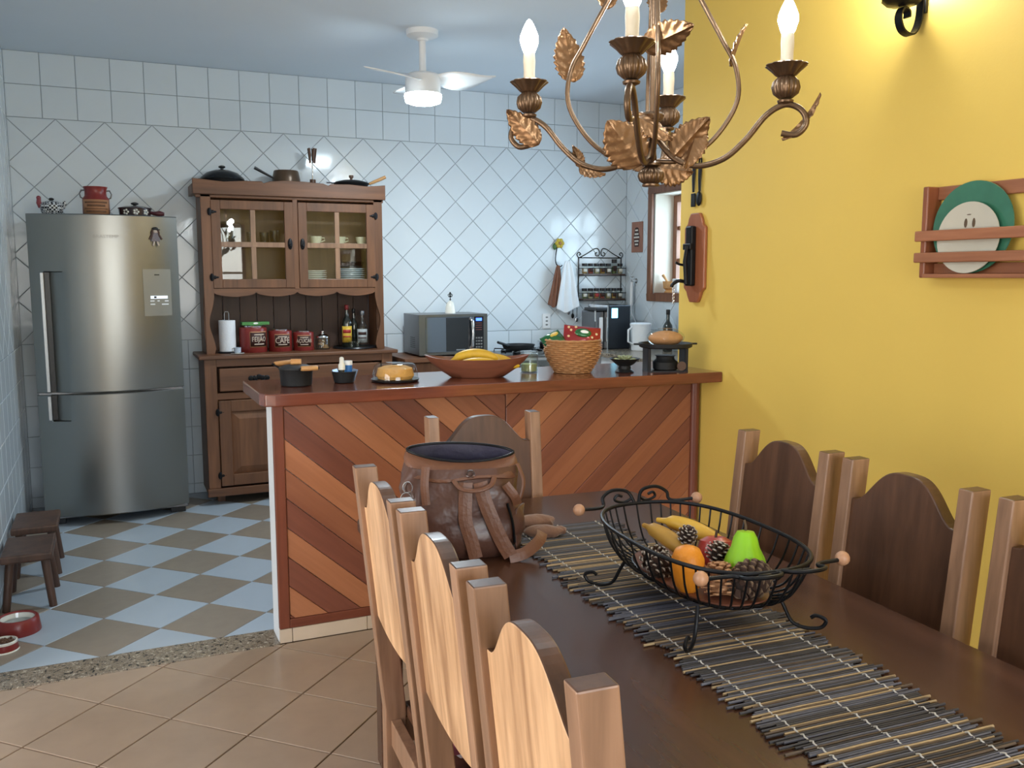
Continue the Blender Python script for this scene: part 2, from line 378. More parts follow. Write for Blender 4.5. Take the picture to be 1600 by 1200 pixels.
g.box(XD-0.15, XD, YD, DY0, 0, ZC); g.box(XD-0.15, XD, DY1, YC, 0, ZC); g.box(XD-0.15, XD, DY0, DY1, DZ, ZC)
struct('wall_dining_left', g, M_['plaster'])
g = G(); RX0, RX1, RZ0, RZ1 = -0.6, 2.0, 0.8, 2.3
g.box(XD-0.15, RX0, YD-0.15, YD, 0, ZC); g.box(RX1, XY, YD-0.15, YD, 0, ZC); g.box(RX0, RX1, YD-0.15, YD, 0, RZ0); g.box(RX0, RX1, YD-0.15, YD, RZ1, ZC)
struct('wall_dining_rear', g, M_['yellow'])
def framed(name, rows, cols, w, h, th=0.05, bar=0.035):
    """timber frame with glazing bars in the local xz plane"""
    g = G(); d = 0.03
    g.box(0, w, -d, d, 0, th); g.box(0, w, -d, d, h-th, h); g.box(0, th, -d, d, th, h-th); g.box(w-th, w, -d, d, th, h-th)
    for i in range(1, cols): x = w*i/cols; g.box(x-bar/2, x+bar/2, -d*0.7, d*0.7, th, h-th)
    for j in range(1, rows): z = h*j/rows; g.box(th, w-th, -d*0.6, d*0.6, z-bar/2, z+bar/2)
    return g
w2 = struct('window_2', framed('w', 2, 4, RX1-RX0, RZ1-RZ0), M_['window_wood'], loc=(RX0, YD-0.05, RZ0))
d1 = struct('door_1', framed('d', 3, 4, DY1-DY0, DZ, 0.07, 0.05), M_['window_wood'], loc=(XD-0.05, DY0, 0), rot=(0, 0, pi/2))

# ---- wall tiles: every tile its own piece on the walls the photograph shows
RB = Matrix(((1,0,0,0),(0,0,-1,0),(0,1,0,0),(0,0,0,1)))                                   # local (x, y, out) on the back wall
RR = Matrix(((0,0,-1,0),(-1,0,0,0),(0,1,0,0),(0,0,0,1)))                                   # on the right wall, facing -x
RL = Matrix(((0,0,1,0),(1,0,0,0),(0,1,0,0),(0,0,0,1)))                                     # on the left wall, facing +x
sq = [(0,0),(TW,0),(TW,TW),(0,TW)]; dm = [(0,0),(DG/2,-DG/2),(DG,0),(DG/2,DG/2)]
g = G(); tile(g, sq, 0.0075, 0.0017, 0.002); ME_SQ = g.mesh('wall_tile_square', M_['wall_tile'])
g = G(); tile(g, dm, 0.0075, 0.0017, 0.002); ME_DM = g.mesh('wall_tile_diamond', M_['wall_tile'])
def wall_tiles(u0, u1, phase_d, parent, Mw, own, hole=None):
    """straight band above, diamonds between, straight rows below; own(u,z) says which stay separate pieces"""
    rest = G(); regs = [(u0, u1, 0.0, ZC)]
    if hole:
        h0, h1, k0, k1 = hole; regs = [(u0, h0, 0.0, ZC), (h1, u1, 0.0, ZC), (h0, h1, 0.0, k0), (h0, h1, k1, ZC)]
    cells = []
    n = int((u1-u0)/TW) + 2
    for i in range(n):
        for z in (Z2, Z2+TW): cells.append((u0 + i*TW, z, sq, ME_SQ, z, ZC))
        for j in range(1, 7): cells.append((u0 + i*TW, ZLOW - j*TW, sq, ME_SQ, 0, ZLOW))
    k0 = int((u0-phase_d)/DG) - 2; k1 = int((u1-phase_d)/DG) + 2
    for k in range(k0, k1):
        for j in range(0, 11):
            cells.append((phase_d + k*DG + (DG/2 if j % 2 else 0), Z2 - j*DG/2, [(x, y) for x, y in dm], ME_DM, ZLOW, Z2))
    for (u, z, shape, me, zl, zh) in cells:
        full = [(u+x, z+y) for x, y in shape]
        for (r0, r1, s0, s1) in regs:
            q = clip(full, r0, r1, max(s0, zl), min(s1, zh))
            if not q: continue
            cx = sum(p[0] for p in q)/len(q); cz = sum(p[1] for p in q)/len(q)
            whole = abs(parea(q) - parea(full)) < 1e-5
            if own(cx, cz):
                if whole: mesh_obj('tile', me, parent, Mw @ Matrix.Translation((u, z, 0)))
                else:
                    gg = G(); tile(gg, [(x-cx, y-cz) for x, y in q], 0.0075, 0.0017, 0.002)
                    mesh_obj('tile', gg.mesh('wall_tile_cut', M_['wall_tile']), parent, Mw @ Matrix.Translation((cx, cz, 0)))
            else: tile(rest, q, 0.0075, 0.0017, 0.002, 0, Mw)
    if rest.v: tag(rest.obj('tile_field', M_['wall_tile'], parent, fix=False), kind='stuff')
wall_tiles(XL, XR, -0.2435, wall_back, Matrix.Translation((0, YB+0.006, 0)) @ RB, lambda u, z: not (0.75 < u < 1.6 and z < 1.95) and not (-0.3 < u < 0.22 and z < 1.55) and not (u > 1.75 and z < 0.85))
wall_tiles(-YB, -3.79, -YB-0.06, wall_right, Matrix.Translation((XR+0.006, 0, 0)) @ RR, lambda u, z: u < -5.55 and z > 0.85, hole=(-WY1, -WY0, WZ0, WZ1))
wall_tiles(YK, YB, YB-10*DG, wall_left, Matrix.Translation((XL-0.006, 0, 0)) @ RL, lambda u, z: False)

# ---- kitchen window in the right wall
win = struct('window_1', G().box(XR+0.006, XR+0.22, WY0-0.01, WY1+0.01, WZ0-0.012, WZ0-0.002), M_['plaster'])
g = G(); c = 0.055
g.box(XR-0.018, XR+0.012, WY0-c, WY1+c, WZ0-c, WZ0); g.box(XR-0.018, XR+0.012, WY0-c, WY1+c, WZ1, WZ1+c); g.box(XR-0.018, XR+0.012, WY0-c, WY0, WZ0, WZ1); g.box(XR-0.018, XR+0.012, WY1, WY1+c, WZ0, WZ1)
g.obj('window_casing', M_['window_wood'], win, bevel=0.004)
g = G(); g.box(XR+0.012, XR+0.25, WY1-0.012, WY1-0.001, WZ0, WZ1); g.box(XR+0.012, XR+0.25, WY0+0.001, WY0+0.012, WZ0, WZ1); g.box(XR+0.012, XR+0.25, WY0, WY1, WZ1-0.012, WZ1-0.001)
g.obj('reveal', P('cream_reveal_paint', (0.72, 0.66, 0.56), 0.8, var=0.05), win)
G().box(XR+0.012, XR+0.25, WY0, WY1, WZ0, WZ0+0.012).obj('window_sill', M_['window_wood'], win)
sash = framed('sash', 3, 4, WY1-WY0-0.03, WZ1-WZ0-0.03, 0.05, 0.03).obj('sash', M_['window_wood'], win, loc=(XR+0.21, WY0+0.015, WZ0+0.013), rot=(0, 0, pi/2))
G().box(XR+0.212, XR+0.216, WY0+0.03, WY1-0.03, WZ0+0.03, WZ1-0.03).obj('pane', M_['glass'], win)

# ---- floor tiles laid diagonally: chequered in the kitchen, tan in the dining room
def floor_tiles(o, s, rect, mats, own, h=0.0055, gap=0.0022):
    e = s/sqrt(2); shape = [(0,0),(e,-e),(2*e,0),(e,e)]
    full_me = []
    for m in mats: g = G(); tile(g, shape, h, gap, 0.0013); full_me.append(g.mesh('floor_tile', m))
    rest = [G() for _ in mats]
    for i in range(-40, 41):
        for j in range(-40, 41):
            x = o[0] + (i+j)*e; y = o[1] + (j-i)*e
            if x > rect[1] or x+2*e < rect[0] or y-e > rect[3] or y+e < rect[2]: continue
            p = [(x+a, y+b) for a, b in shape]; q = clip(p, *rect)
            if not q: continue
            k = (i+j) % len(mats); cx = sum(t[0] for t in q)/len(q); cy = sum(t[1] for t in q)/len(q)
            if own(cx, cy):
                if abs(parea(q)-parea(p)) < 1e-5: mesh_obj('tile', full_me[k], floor, Matrix.Translation((x, y, -0.0045)))
                else:
                    gg = G(); tile(gg, [(a-cx, b-cy) for a, b in q], h, gap, 0.0013)
                    mesh_obj('tile', gg.mesh('floor_tile_cut', mats[k]), floor, Matrix.Translation((cx, cy, -0.0045)))
            else: tile(rest[k], q, h, gap, 0.0013, 0, Matrix.Translation((0, 0, -0.0045)))
    for k, r in enumerate(rest):
        if r.v: tag(r.obj('tile_field', mats[k], floor, fix=False), kind='stuff')
floor_tiles((-0.0876, 5.5307), 0.3144, (XL, XR, YK, YB), [M_['tile_white'], M_['tile_beige']], lambda x, y: x < 1.6)
floor_tiles((-0.1007, 3.3351), 0.3162, (XD, XY, YD, YC), [M_['tile_tan']], lambda x, y: x < 1.3 and y > 1.5 and x > -1.2, gap=0.003)
struct('trim_1', G().box(XL, 0.574, YC, YK, -0.0045, 0.004), M_['granite'], bevel=0.002)

# ================================================================== breakfast counter with chevron boards
CX0, CX1 = 0.574, XY-0.002; CM = 1.592; BZ0, BZ1 = 0.10, 0.985
bc = thing('breakfast_counter', 'low counter wall faced with diagonal red and orange boards in a chevron', 'counter', (CX0, YC, 0))
tag(G().box(0, CX1-CX0, 0.022, 0.152, 0, 1.0).obj('half_wall', M_['white_paint'], bc), 'white plastered end of the half wall')
FZ = 0.022
G().box(0.0, 0.043, 0, FZ+0.001, 0.062, 1.0).obj('post', M_['counter_frame'], bc, bevel=0.003)
g = G(); g.cyl(0.024, 0.0, 0.94, 16); g.obj('half_round_post', M_['counter_frame'], bc, loc=(CX1-CX0-0.026, 0.008, 0.06))
G().box(0.043, CX1-CX0-0.05, 0, FZ+0.001, 0.062, 0.10).obj('bottom_rail', wood('counter_rail_wood', (0.11, 0.027, 0.015), (0.2, 0.055, 0.028), axis=0, scale=12), bc, bevel=0.003)
base_t = P('cream_skirting_tile', (0.62, 0.5, 0.38), 0.3, var=0.06, rand=0.04)
x = 0.0; first = 0.052
while x < CX1-CX0-0.01:
    w = min(first if x == 0 else 0.316, CX1-CX0-x)
    G().box(x+0.0012, x+w-0.0012, 0.004, FZ, 0.001, 0.06).obj('skirting_tile', base_t, bc, bevel=0.0015); x += w
pat_l = [0, 2, 1, 0, 2, 1, 1, 0, 2, 0, 2, 0, 1, 2, 0, 1, 2, 1, 0, 2, 1]
pat_r = [0, 1, 1, 0, 2, 1, 1, 0, 1, 0, 1, 1, 0, 1, 2, 0, 1, 0, 1, 2, 0]
ANG = atan2(0.1225, 0.1385); WB = 0.1385*sin(ANG)
def boards(x0, x1, sgn, pat, ref):
    """strips at an angle cut to the half panel; sgn -1 falls to the right, +1 rises to the right"""
    dx, dz = cos(ANG), sgn*sin(ANG); nx, nz = -dz, dx
    for k in range(-16, 17):
        c0 = k*WB; c1 = c0 + WB
        quad = [(ref[0] + nx*c + dx*t, ref[1] + nz*c + dz*t) for c, t in ((c0, -3), (c0, 3), (c1, 3), (c1, -3))]
        q = clip(quad, x0, x1, BZ0, BZ1)
        if not q: continue
        # own axes: x along the board
        cx = sum(p[0] for p in q)/len(q); cz = sum(p[1] for p in q)/len(q); th = atan2(dz, dx)
        loc = [((px-cx)*cos(-th) - (pz-cz)*sin(-th), (px-cx)*sin(-th) + (pz-cz)*cos(-th)) for px, pz in q]
        gg = G(); tile(gg, loc, 0.016 + 0.0012*((k*7) % 3), 0.0011, 0.0018)
        m = BOARD[pat[(k+16) % len(pat)]]
        mesh_obj('board', gg.mesh('board', m), bc, Matrix.Translation((cx-CX0, FZ, cz)) @ RB @ Matrix.Rotation(th, 4, 'Z'))
boards(CX0+0.043, CM-0.001, -1, pat_l, (0.751, 0.981))
boards(CM+0.001, CX1-0.05, 1, pat_r, (1.592+0.07, 0.981))
# worktop of the counter: thick board with clipped left corner
ZT = 1.05
poly = [(0.518, 3.56), (0.532, 3.50), (0.565, 3.478), (XY-0.004, 3.405), (XY-0.004, 3.785), (2.60, 4.02), (0.518, 4.02)]
poly = [(0.518, 4.0), (0.518, 3.545), (0.533, 3.495), (0.57, 3.478), (XY-0.003, 3.415), (XY-0.003, 4.0)]
tag(G().prism(poly, 1.0005, ZT).obj('counter_worktop', M_['counter_top'], bevel=0.005, seg=3), 'thick dark red wooden worktop lying on the chevron counter', 'worktop')
# ================================================================== refrigerator
FH = 1.865; FW = 0.41; FY = 5.935
def fcurve(x): return -0.105*(1-(x/FW)**2)
fr = thing('refrigerator', 'brushed steel fridge freezer with bowed doors against the tiled wall', 'refrigerator', (0.0, FY, 0))
G().box(-FW+0.004, FW-0.004, 0.012, 0.49, 0.035, FH-0.005).obj('cabinet', M_['steel_dark'], fr, bevel=0.006)
def fdoor(name, z0, z1, hz0, hz1):
    """bowed door with a scooped grip near its left edge"""
    xs = [-FW, -FW+0.006] + [-0.362, -0.335, -0.331, -0.318, -0.306, -0.303, -0.28, -0.255, -0.235, -0.222] + [-0.2 + i*0.04 for i in range(16)] + [FW-0.006, FW]
    zs = sorted(set([z0, z0+0.006, hz0-0.002, hz0+0.004, hz1-0.004, hz1+0.002, z1-0.006, z1] + [z0 + (z1-z0)*i/6 for i in range(1, 6)]))
    zs = [z for z in zs if z0 <= z <= z1]
    def dep(x, z):
        if not (hz0 <= z <= hz1): return 0
        if x < -0.3335 or x > -0.225: return 0
        if x < -0.3045: return 0.034
        return 0.034*max(0, (-0.225-x)/0.0795)
    rows = [[(x, fcurve(x) + dep(x, z) + (0.004 if z in (z0, z1) else 0), z) for x in xs] for z in zs]
    g = G(); g.grid(rows, 0, True)
    n = len(xs)
    back = [[(x, 0.012, z) for x in xs] for z in (z0, z1)]
    g.grid([rows[0], back[0]], 0, False); g.grid([rows[-1], back[1]], 0, False)
    g.grid([[r[0] for r in rows], [(-FW, 0.012, z) for z in zs]], 0, False); g.grid([[r[-1] for r in rows], [(FW, 0.012, z) for z in zs]], 0, False)
    return g.obj(name, M_['steel'], fr, sharp=25)
SPL = 0.808
du = fdoor('fridge_door', SPL+0.006, FH, SPL+0.006, 1.53); dl = fdoor('freezer_door', 0.06, SPL-0.006, 0.645, SPL-0.006)
y0 = fcurve(-0.325)
for d, a, b in ((du, SPL+0.012, 1.526), (dl, 0.65, SPL-0.012)):
    G().box(-0.355, -0.3345, y0-0.003, y0+0.016, a, b).obj('handle', P('pale_grip', (0.34, 0.35, 0.36), 0.35, 0.8, var=0.03), d, bevel=0.003)
    G().box(-0.3335, -0.306, y0+0.024, y0+0.032, a, b).obj('grip_recess', M_['black_plastic'], d)
g = G(); n = 10
pts = [(0.2 + 0.16*i/n) for i in range(n+1)]
g.grid([[(x, fcurve(x)-0.003, z) for x in pts] for z in (1.262, 1.545)], 0, False); g.grid([[(x, fcurve(x)-0.003, 1.262) for x in pts], [(x, fcurve(x)+0.002, 1.262) for x in pts]]); g.grid([[(x, fcurve(x)-0.003, 1.545) for x in pts], [(x, fcurve(x)+0.002, 1.545) for x in pts]])
g.grid([[(0.2, fcurve(0.2)-0.003, z) for z in (1.262, 1.545)], [(0.2, fcurve(0.2)+0.002, z) for z in (1.262, 1.545)]]); g.grid([[(0.36, fcurve(0.36)-0.003, z) for z in (1.262, 1.545)], [(0.36, fcurve(0.36)+0.002, z) for z in (1.262, 1.545)]])
cp = g.obj('control_panel', P('grey_control_panel', (0.3, 0.29, 0.26), 0.35, 0.5, var=0.03), du)
def onpanel(name, x0, x1, z0, z1, mat, off=0.0045):
    m = (x0+x1)/2
    sl = atan2(fcurve(m+0.01)-fcurve(m-0.01), 0.02)
    return G().box(-(x1-x0)/2, (x1-x0)/2, -0.0008, 0.0008, z0, z1).obj(name, mat, cp if name != 'logo' else du, loc=(m, fcurve(m)-off, 0), rot=(0, 0, sl))
onpanel('display', 0.235, 0.34, 1.366, 1.384, P('lit_display', (0.7, 0.72, 0.74), 0.3, var=0.02, emit=0.25, ecol=(0.75, 0.85, 1.0)))
onpanel('display_mark', 0.258, 0.272, 1.37, 1.381, M_['black_plastic'], 0.0065)
for x0, x1, z in ((0.235, 0.26, 1.353), (0.276, 0.29, 1.353), (0.318, 0.342, 1.352), (0.235, 0.263, 1.333), (0.3, 0.342, 1.332)): onpanel('legend', x0, x1, z-0.0035, z+0.0035, M_['white_plastic'])
onpanel('legend', 0.265, 0.295, 1.508, 1.514, M_['black_plastic'])
vs, fs = text_geo('BRASTEMP', 0.026)
G().add([(x*1.15, -0.0, y) for x, y, z in vs], fs).obj('logo', P('grey_logo', (0.2, 0.19, 0.18), 0.4, 0.6), du, loc=(0.008, fcurve(0.008)-0.0015, 1.735), solid=0.001, fix=False)
for a, b, c, d in ((0.3, 0.39, 0.03, 0.12), (-0.39, -0.3, 0.03, 0.12), (0.3, 0.38, 0.4, 0.47), (-0.38, -0.3, 0.4, 0.47)): G().box(a, b, c, d, 0, 0.036).obj('foot', M_['black_plastic'], fr, bevel=0.004)
# doll magnet on the upper door: hat, braids, dress, legs
mx = 0.283; my = FY + fcurve(mx) - 0.009
mg = thing('doll_magnet', 'little doll fridge magnet with black hat on the steel door', 'magnet', (mx, my, 1.682), radians(6))
skin = P('felt_cream', (0.5, 0.4, 0.33), 0.8); dark = P('felt_brown', (0.09, 0.05, 0.04), 0.8); felt = P('felt_grey_check', (0.2, 0.17, 0.18), 0.8, var=0.5, vs=250)
G().ball((0, 0, 0.093), 0.016, 14, sq=(1, 0.45, 1)).obj('head', skin, mg)
g = G(); g.ball((0, -0.002, 0.106), 0.018, 14, sq=(1, 0.5, 0.55)); g.ball((0.012, -0.003, 0.1), 0.016, 12, sq=(1.1, 0.45, 0.25)); g.obj('hat', M_['black_plastic'], mg)
G().prism([(-0.012, 0.082), (-0.028, 0.03), (0.026, 0.028), (0.012, 0.082)], -0.007, 0.006, M=Matrix(((1,0,0,0),(0,0,-1,0),(0,1,0,0),(0,0,0,1))) ).obj('dress', felt, mg, bevel=0.003)
for s in (-1, 1):
    G().tube([(s*0.012, 0, 0.078), (s*0.026, 0, 0.06), (s*0.036, 0, 0.042)], 0.006, 8).obj('arm', dark, mg)
    G().tube([(s*0.008, 0, 0.032), (s*0.012, 0, 0.014), (s*0.016, -0.002, 0.005)], 0.0055, 8).obj('leg', skin, mg)
    G().tube([(s*0.014, -0.004, 0.098), (s*0.02, -0.004, 0.084), (s*0.02, -0.004, 0.066)], 0.005, 8).obj('braid', dark, mg)

# things standing on the refrigerator
hen = thing('hen_tureen', 'black and white checked hen shaped pot at the left on the fridge', 'pot', (-0.275, 6.03, FH), radians(10))
chk = P('checked_glaze', (0.55, 0.56, 0.56), 0.25, var=0.0)
def checker(m, c1, c2, scale):
    N, L = m.node_tree.nodes, m.node_tree.links; b = N['Principled BSDF']
    tc = N.new('ShaderNodeTexCoord'); ck = N.new('ShaderNodeTexChecker'); ck.inputs['Scale'].default_value = scale; ck.inputs[1].default_value = rgb(c1); ck.inputs[2].default_value = rgb(c2)
    L.new(tc.outputs['Object'], ck.inputs['Vector']); L.new(ck.outputs[0], b.inputs['Base Color']); return m
checker(chk, (0.62, 0.64, 0.66), (0.015, 0.015, 0.018), 90)
G().lathe([(0.045, 0), (0.058, 0.015), (0.066, 0.045), (0.064, 0.06), (0.06, 0.058), (0.05, 0.02), (0.001, 0.015)], 24, cap1=False).obj('body', chk, hen)
G().lathe([(0.063, 0.06), (0.05, 0.074), (0.02, 0.082), (0.001, 0.083)], 24).obj('lid', chk, hen)
g = G(); g.ball((0, 0, 0.092), 0.011, 12, sq=(1.4, 1, 0.8)); g.cyl(0.005, 0.08, 0.092, 8); g.obj('knob', M_['black_plastic'], hen)
g = G(); g.tube([(-0.055, 0, 0.045), (-0.068, 0, 0.07), (-0.066, 0, 0.094)], 0.012, 10, rr=[0.018, 0.014, 0.011]); g.ball((-0.067, 0, 0.097), 0.013, 12); g.obj('head', P('hen_head', (0.25, 0.05, 0.06), 0.3, var=0.4, vs=120), hen)
G().tube([(0.055, 0, 0.045), (0.07, 0, 0.066), (0.068, 0, 0.084)], 0.01, 8, rr=[0.016, 0.012, 0.006]).obj('tail', chk, hen)
mc = thing('milk_can', 'red milk can with brown printed label between the two pots on the fridge', 'can', (-0.035, 6.03, FH), 0)
G().lathe([(0.074, 0), (0.076, 0.004), (0.075, 0.1), (0.062, 0.118), (0.06, 0.15), (0.068, 0.172), (0.064, 0.172), (0.056, 0.15), (0.001, 0.148)], 32).obj('body', M_['red'], mc)
g = G(); A = [radians(-90 + 66*(2*i/14-1)) for i in range(15)]
g.grid([[(0.0768*cos(a), 0.0768*sin(a), z) for a in A] for z in (0.008, 0.094)]); lb = g.obj('label', M_['label_tan'], mc, solid=0.0008)
for z, w, h, m in ((0.077, 50, 0.010, 'label_dark'), (0.058, 40, 0.013, 'label_dark'), (0.04, 52, 0.005, 'label_dark'), (0.024, 44, 0.010, 'label_dark')):
    g = G(); A = [radians(-90 + w*(2*i/10-1)) for i in range(11)]; g.grid([[(0.0778*cos(a), 0.0778*sin(a), z+dz) for a in A] for dz in (-h/2, h/2)]); g.obj('print', P('label_print', (0.17, 0.08, 0.04), 0.6, var=0.6, vs=180), lb, solid=0.0006)
for s in (-1, 1): G().tube([(s*0.06, 0, 0.15), (s*0.078, 0, 0.152), (s*0.088, 0, 0.13), (s*0.082, 0, 0.108), (s*0.072, 0, 0.104)], 0.004, 8).obj('handle', M_['steel_dark'], mc)
ep = thing('enamel_pan', 'dark enamel saucepan with white painted flowers on the fridge', 'saucepan', (0.18, 6.02, FH), 0)
enam = P('dark_enamel', (0.035, 0.022, 0.024), 0.2, var=0.2)
G().lathe([(0.078, 0), (0.09, 0.006), (0.093, 0.045), (0.097, 0.047), (0.089, 0.05), (0.08, 0.01), (0.001, 0.008)], 32).obj('pan', enam, ep)
G().lathe([(0.098, 0.047), (0.097, 0.052), (0.06, 0.062), (0.02, 0.066), (0.001, 0.066)], 32).obj('lid', enam, ep)
g = G(); g.cyl(0.009, 0.064, 0.074, 12); g.ball((0, 0, 0.079), 0.023, 14, sq=(1, 1, 0.4)); g.obj('knob', M_['black_plastic'], ep)
G().tube([(0.085, -0.02, 0.026), (0.11, -0.03, 0.02), (0.14, -0.035, 0.02), (0.165, -0.035, 0.018)], 0.012, 10, rr=[0.009, 0.012, 0.018, 0.01]).obj('handle', P('maroon_handle', (0.08, 0.018, 0.022), 0.35), ep)
for a0 in (-125, -88, -50):
    g = G(); a = radians(a0)
    for k in range(5): b = radians(72*k); g.ball((0.0915*cos(a + 0.14*cos(b)), 0.0915*sin(a + 0.14*cos(b)), 0.025 + 0.012*sin(b)), 0.0075, 8, sq=(0.9, 0.9, 0.9))
    g.obj('flower', M_['china'], ep)

# ================================================================== dresser with glazed doors
DX0, DX1 = 0.545, 1.80; DYF = 6.03; HX0, HX1, HY = 0.572, 1.772, 6.14; BT = 0.992
dr = thing('dresser', 'tall brown wooden dresser with glazed doors beside the fridge', 'dresser', (DX0, DYF, 0))
def D(g, name, mat, bevel=0.002, parent=None, **k): return g.obj(name, mat, parent or dr, bevel=bevel, **k)
W = DX1-DX0; dp = YB-0.02-DYF
g = G(); g.box(0, 0.03, 0.02, dp, 0.06, BT-0.025); g.box(W-0.03, W, 0.02, dp, 0.06, BT-0.025); g.box(0.03, W-0.03, dp-0.02, dp, 0.06, BT-0.025); g.box(0.03, W-0.03, 0.02, dp-0.02, 0.06, 0.09); D(g, 'base_carcass', M_['dresser'])
for a, b, c in ((0, 0.075, 0.1155), (W-0.075, W, 0.1155), (W/2-0.03, W/2+0.03, 0.12)): D(G().box(a, b, 0, 0.022, c, BT-0.0255), 'stile', M_['dresser'])
for a, b in ((BT-0.075, BT-0.0255), (0.70, 0.745)): D(G().box(0.075, W-0.075, 0.001, 0.021, a, b), 'rail', M_['dresser_h'])
g = G(); g.box(-0.01, W+0.01, -0.012, 0.02, 0.06, 0.115); D(g, 'plinth', M_['dresser_h'], 0.005)
for x in (0.06, W-0.12): D(G().box(x, x+0.05, 0.10, 0.16, 0, 0.06), 'foot', M_['dresser'])
for x in (0.06, W-0.12): D(G().box(x, x+0.05, dp-0.1, dp-0.04, 0, 0.06), 'foot', M_['dresser'])
D(G().box(-0.035, W+0.035, -0.03, dp, BT-0.025, BT), 'dresser_top', M_['dresser_h'], 0.006)
def iron_pull(parent, x, z, y, w=0.05):
    g = G()
    for dx in (-w, -w*0.5, 0, w*0.5, w): g.ball((x+dx, y, z + (0.008 if dx == 0 else 0)), w*0.4, 10, sq=(1, 0.2, 0.9))
    g.tube([(x-w*0.7, y-0.004, z), (x-w*0.6, y-0.022, z-0.012), (x, y-0.026, z-0.018), (x+w*0.6, y-0.022, z-0.012), (x+w*0.7, y-0.004, z)], 0.004, 8)
    g.obj('handle', M_['iron'], parent)
def hinge(parent, x, z, y, s):
    g = G(); g.ball((x, y, z), 0.017, 10, sq=(0.85, 0.25, 1.5)); g.ball((x+s*0.018, y, z), 0.012, 10, sq=(1.1, 0.28, 1)); g.ball((x+s*0.034, y, z), 0.008, 8, sq=(1.3, 0.3, 0.8)); g.cyl(0.006, -0.02, 0.02, 8, M=Matrix.Translation((x, y-0.003, z)))
    g.obj('hinge', M_['iron'], parent)
for x0, x1 in ((0.09, W/2-0.04), (W/2+0.04, W-0.09)):
    w = D(G().box(x0, x1, -0.014, 0.012, 0.755, 0.905), 'drawer', M_['dresser_h'], 0.006); iron_pull(w, (x0+x1)/2, 0.835, -0.018)
for x0, x1, s in ((0.079, W/2-0.034, 1), (W/2+0.034, W-0.079, -1)):
    g = G(); z0, z1, f = 0.128, 0.695, 0.075
    g.box(x0, x0+f, -0.014, 0.012, z0, z1); g.box(x1-f, x1, -0.014, 0.012, z0, z1); g.box(x0+f, x1-f, -0.013, 0.012, z0, z0+f); g.box(x0+f, x1-f, -0.013, 0.012, z1-f, z1)
    d = D(g, 'door', M_['dresser'], 0.004)
    g = G(); fx0, fx1, fz0, fz1 = x0+f, x1-f, z0+f, z1-f
    g.add([(fx0, 0.006, fz0), (fx1, 0.006, fz0), (fx1, 0.006, fz1), (fx0, 0.006, fz1), (fx0+0.05, -0.010, fz0+0.05), (fx1-0.05, -0.010, fz0+0.05), (fx1-0.05, -0.010, fz1-0.05), (fx0+0.05, -0.010, fz1-0.05)], [(0,1,5,4),(1,2,6,5),(2,3,7,6),(3,0,4,7),(4,5,6,7)])
    g.obj('raised_panel', M_['dresser'], d)
    hx = x0 - 0.008 if s > 0 else x1 + 0.008
    hinge(d, hx, 0.62, -0.012, s); hinge(d, hx, 0.2, -0.012, s)
    g = G(); g.ball((x1-0.03 if s > 0 else x0+0.03, -0.02, 0.42), 0.014, 10, sq=(0.8, 0.4, 2.2)); g.obj('latch', M_['iron'], d)
# hutch
hx0, hx1, hy = HX0-DX0, HX1-DX0, HY-DYF; hd = YB-0.02-DYF; Z1, Z3 = 1.415, 2.035
def sidepoly():
    """side board: full depth above, scooped front edge below"""
    front = [(hy, Z3), (hy, Z1-0.02)] + [(hy + 0.075*sin(pi*t)**0.8, Z1-0.02 - 0.36*t) for t in [i/14 for i in range(1, 14)]] + [(hy, Z1-0.385), (hy, BT)]
    return front + [(hd, BT), (hd, Z3)]
YZ = Matrix(((0,0,1,0),(1,0,0,0),(0,1,0,0),(0,0,0,1)))
for x in (hx0, hx1-0.028): D(G().prism(sidepoly(), 0, 0.028, M=Matrix.Translation((x, 0, 0)) @ YZ), 'side_board', M_['dresser'])
def stile2(sgn):
    """front stile with a scalloped inner edge below the doors"""
    inner = [(0.062, Z3), (0.062, Z1)] + [(0.062 - 0.03*sin(pi*t)**0.9 + 0.006*sin(3*pi*t), Z1 - 0.05 - 0.34*t) for t in [i/16 for i in range(17)]] + [(0.05, BT)]
    p = inner + [(0.0, BT), (0.0, Z3)]
    return [(sgn*x, z) for x, z in p]
XZ = Matrix(((1,0,0,0),(0,0,-1,0),(0,1,0,0),(0,0,0,1)))
D(G().prism(stile2(1), -0.001, 0.02, M=Matrix.Translation((hx0, hy, 0)) @ XZ), 'stile', M_['dresser']); D(G().prism(stile2(-1), -0.001, 0.02, M=Matrix.Translation((hx1, hy, 0)) @ XZ), 'stile', M_['dresser'])
D(G().box(hx0+0.028, hx1-0.028, hy+0.002, hd, Z3-0.02, Z3), 'roof_board', M_['dresser_h']); D(G().box(hx0+0.028, hx1-0.028, hy+0.002, hd, Z1, Z1+0.018), 'shelf', M_['dresser_h'])
D(G().box(hx0+0.028, hx1-0.028, hy+0.05, hd-0.012, 1.695, 1.71), 'shelf', M_['dresser_h'])
D(G().box((hx0+hx1)/2-0.016, (hx0+hx1)/2+0.016, hy-0.02, hy+0.001, Z1, Z3-0.02), 'stile', M_['dresser'])
D(G().box(hx0+0.028, hx1-0.028, hd-0.012, hd, Z1+0.018, Z3-0.02), 'back_board', wood('dresser_inner_wood', (0.1, 0.05, 0.022), (0.19, 0.1, 0.045), axis=2, scale=8, rand=0))
n = 10
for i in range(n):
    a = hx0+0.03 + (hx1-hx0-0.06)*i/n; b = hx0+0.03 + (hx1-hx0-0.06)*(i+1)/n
    D(G().box(a+0.0015, b-0.0015, hd-0.014, hd-0.002, BT, Z1), 'plank', M_['dresser_in'], 0.003)
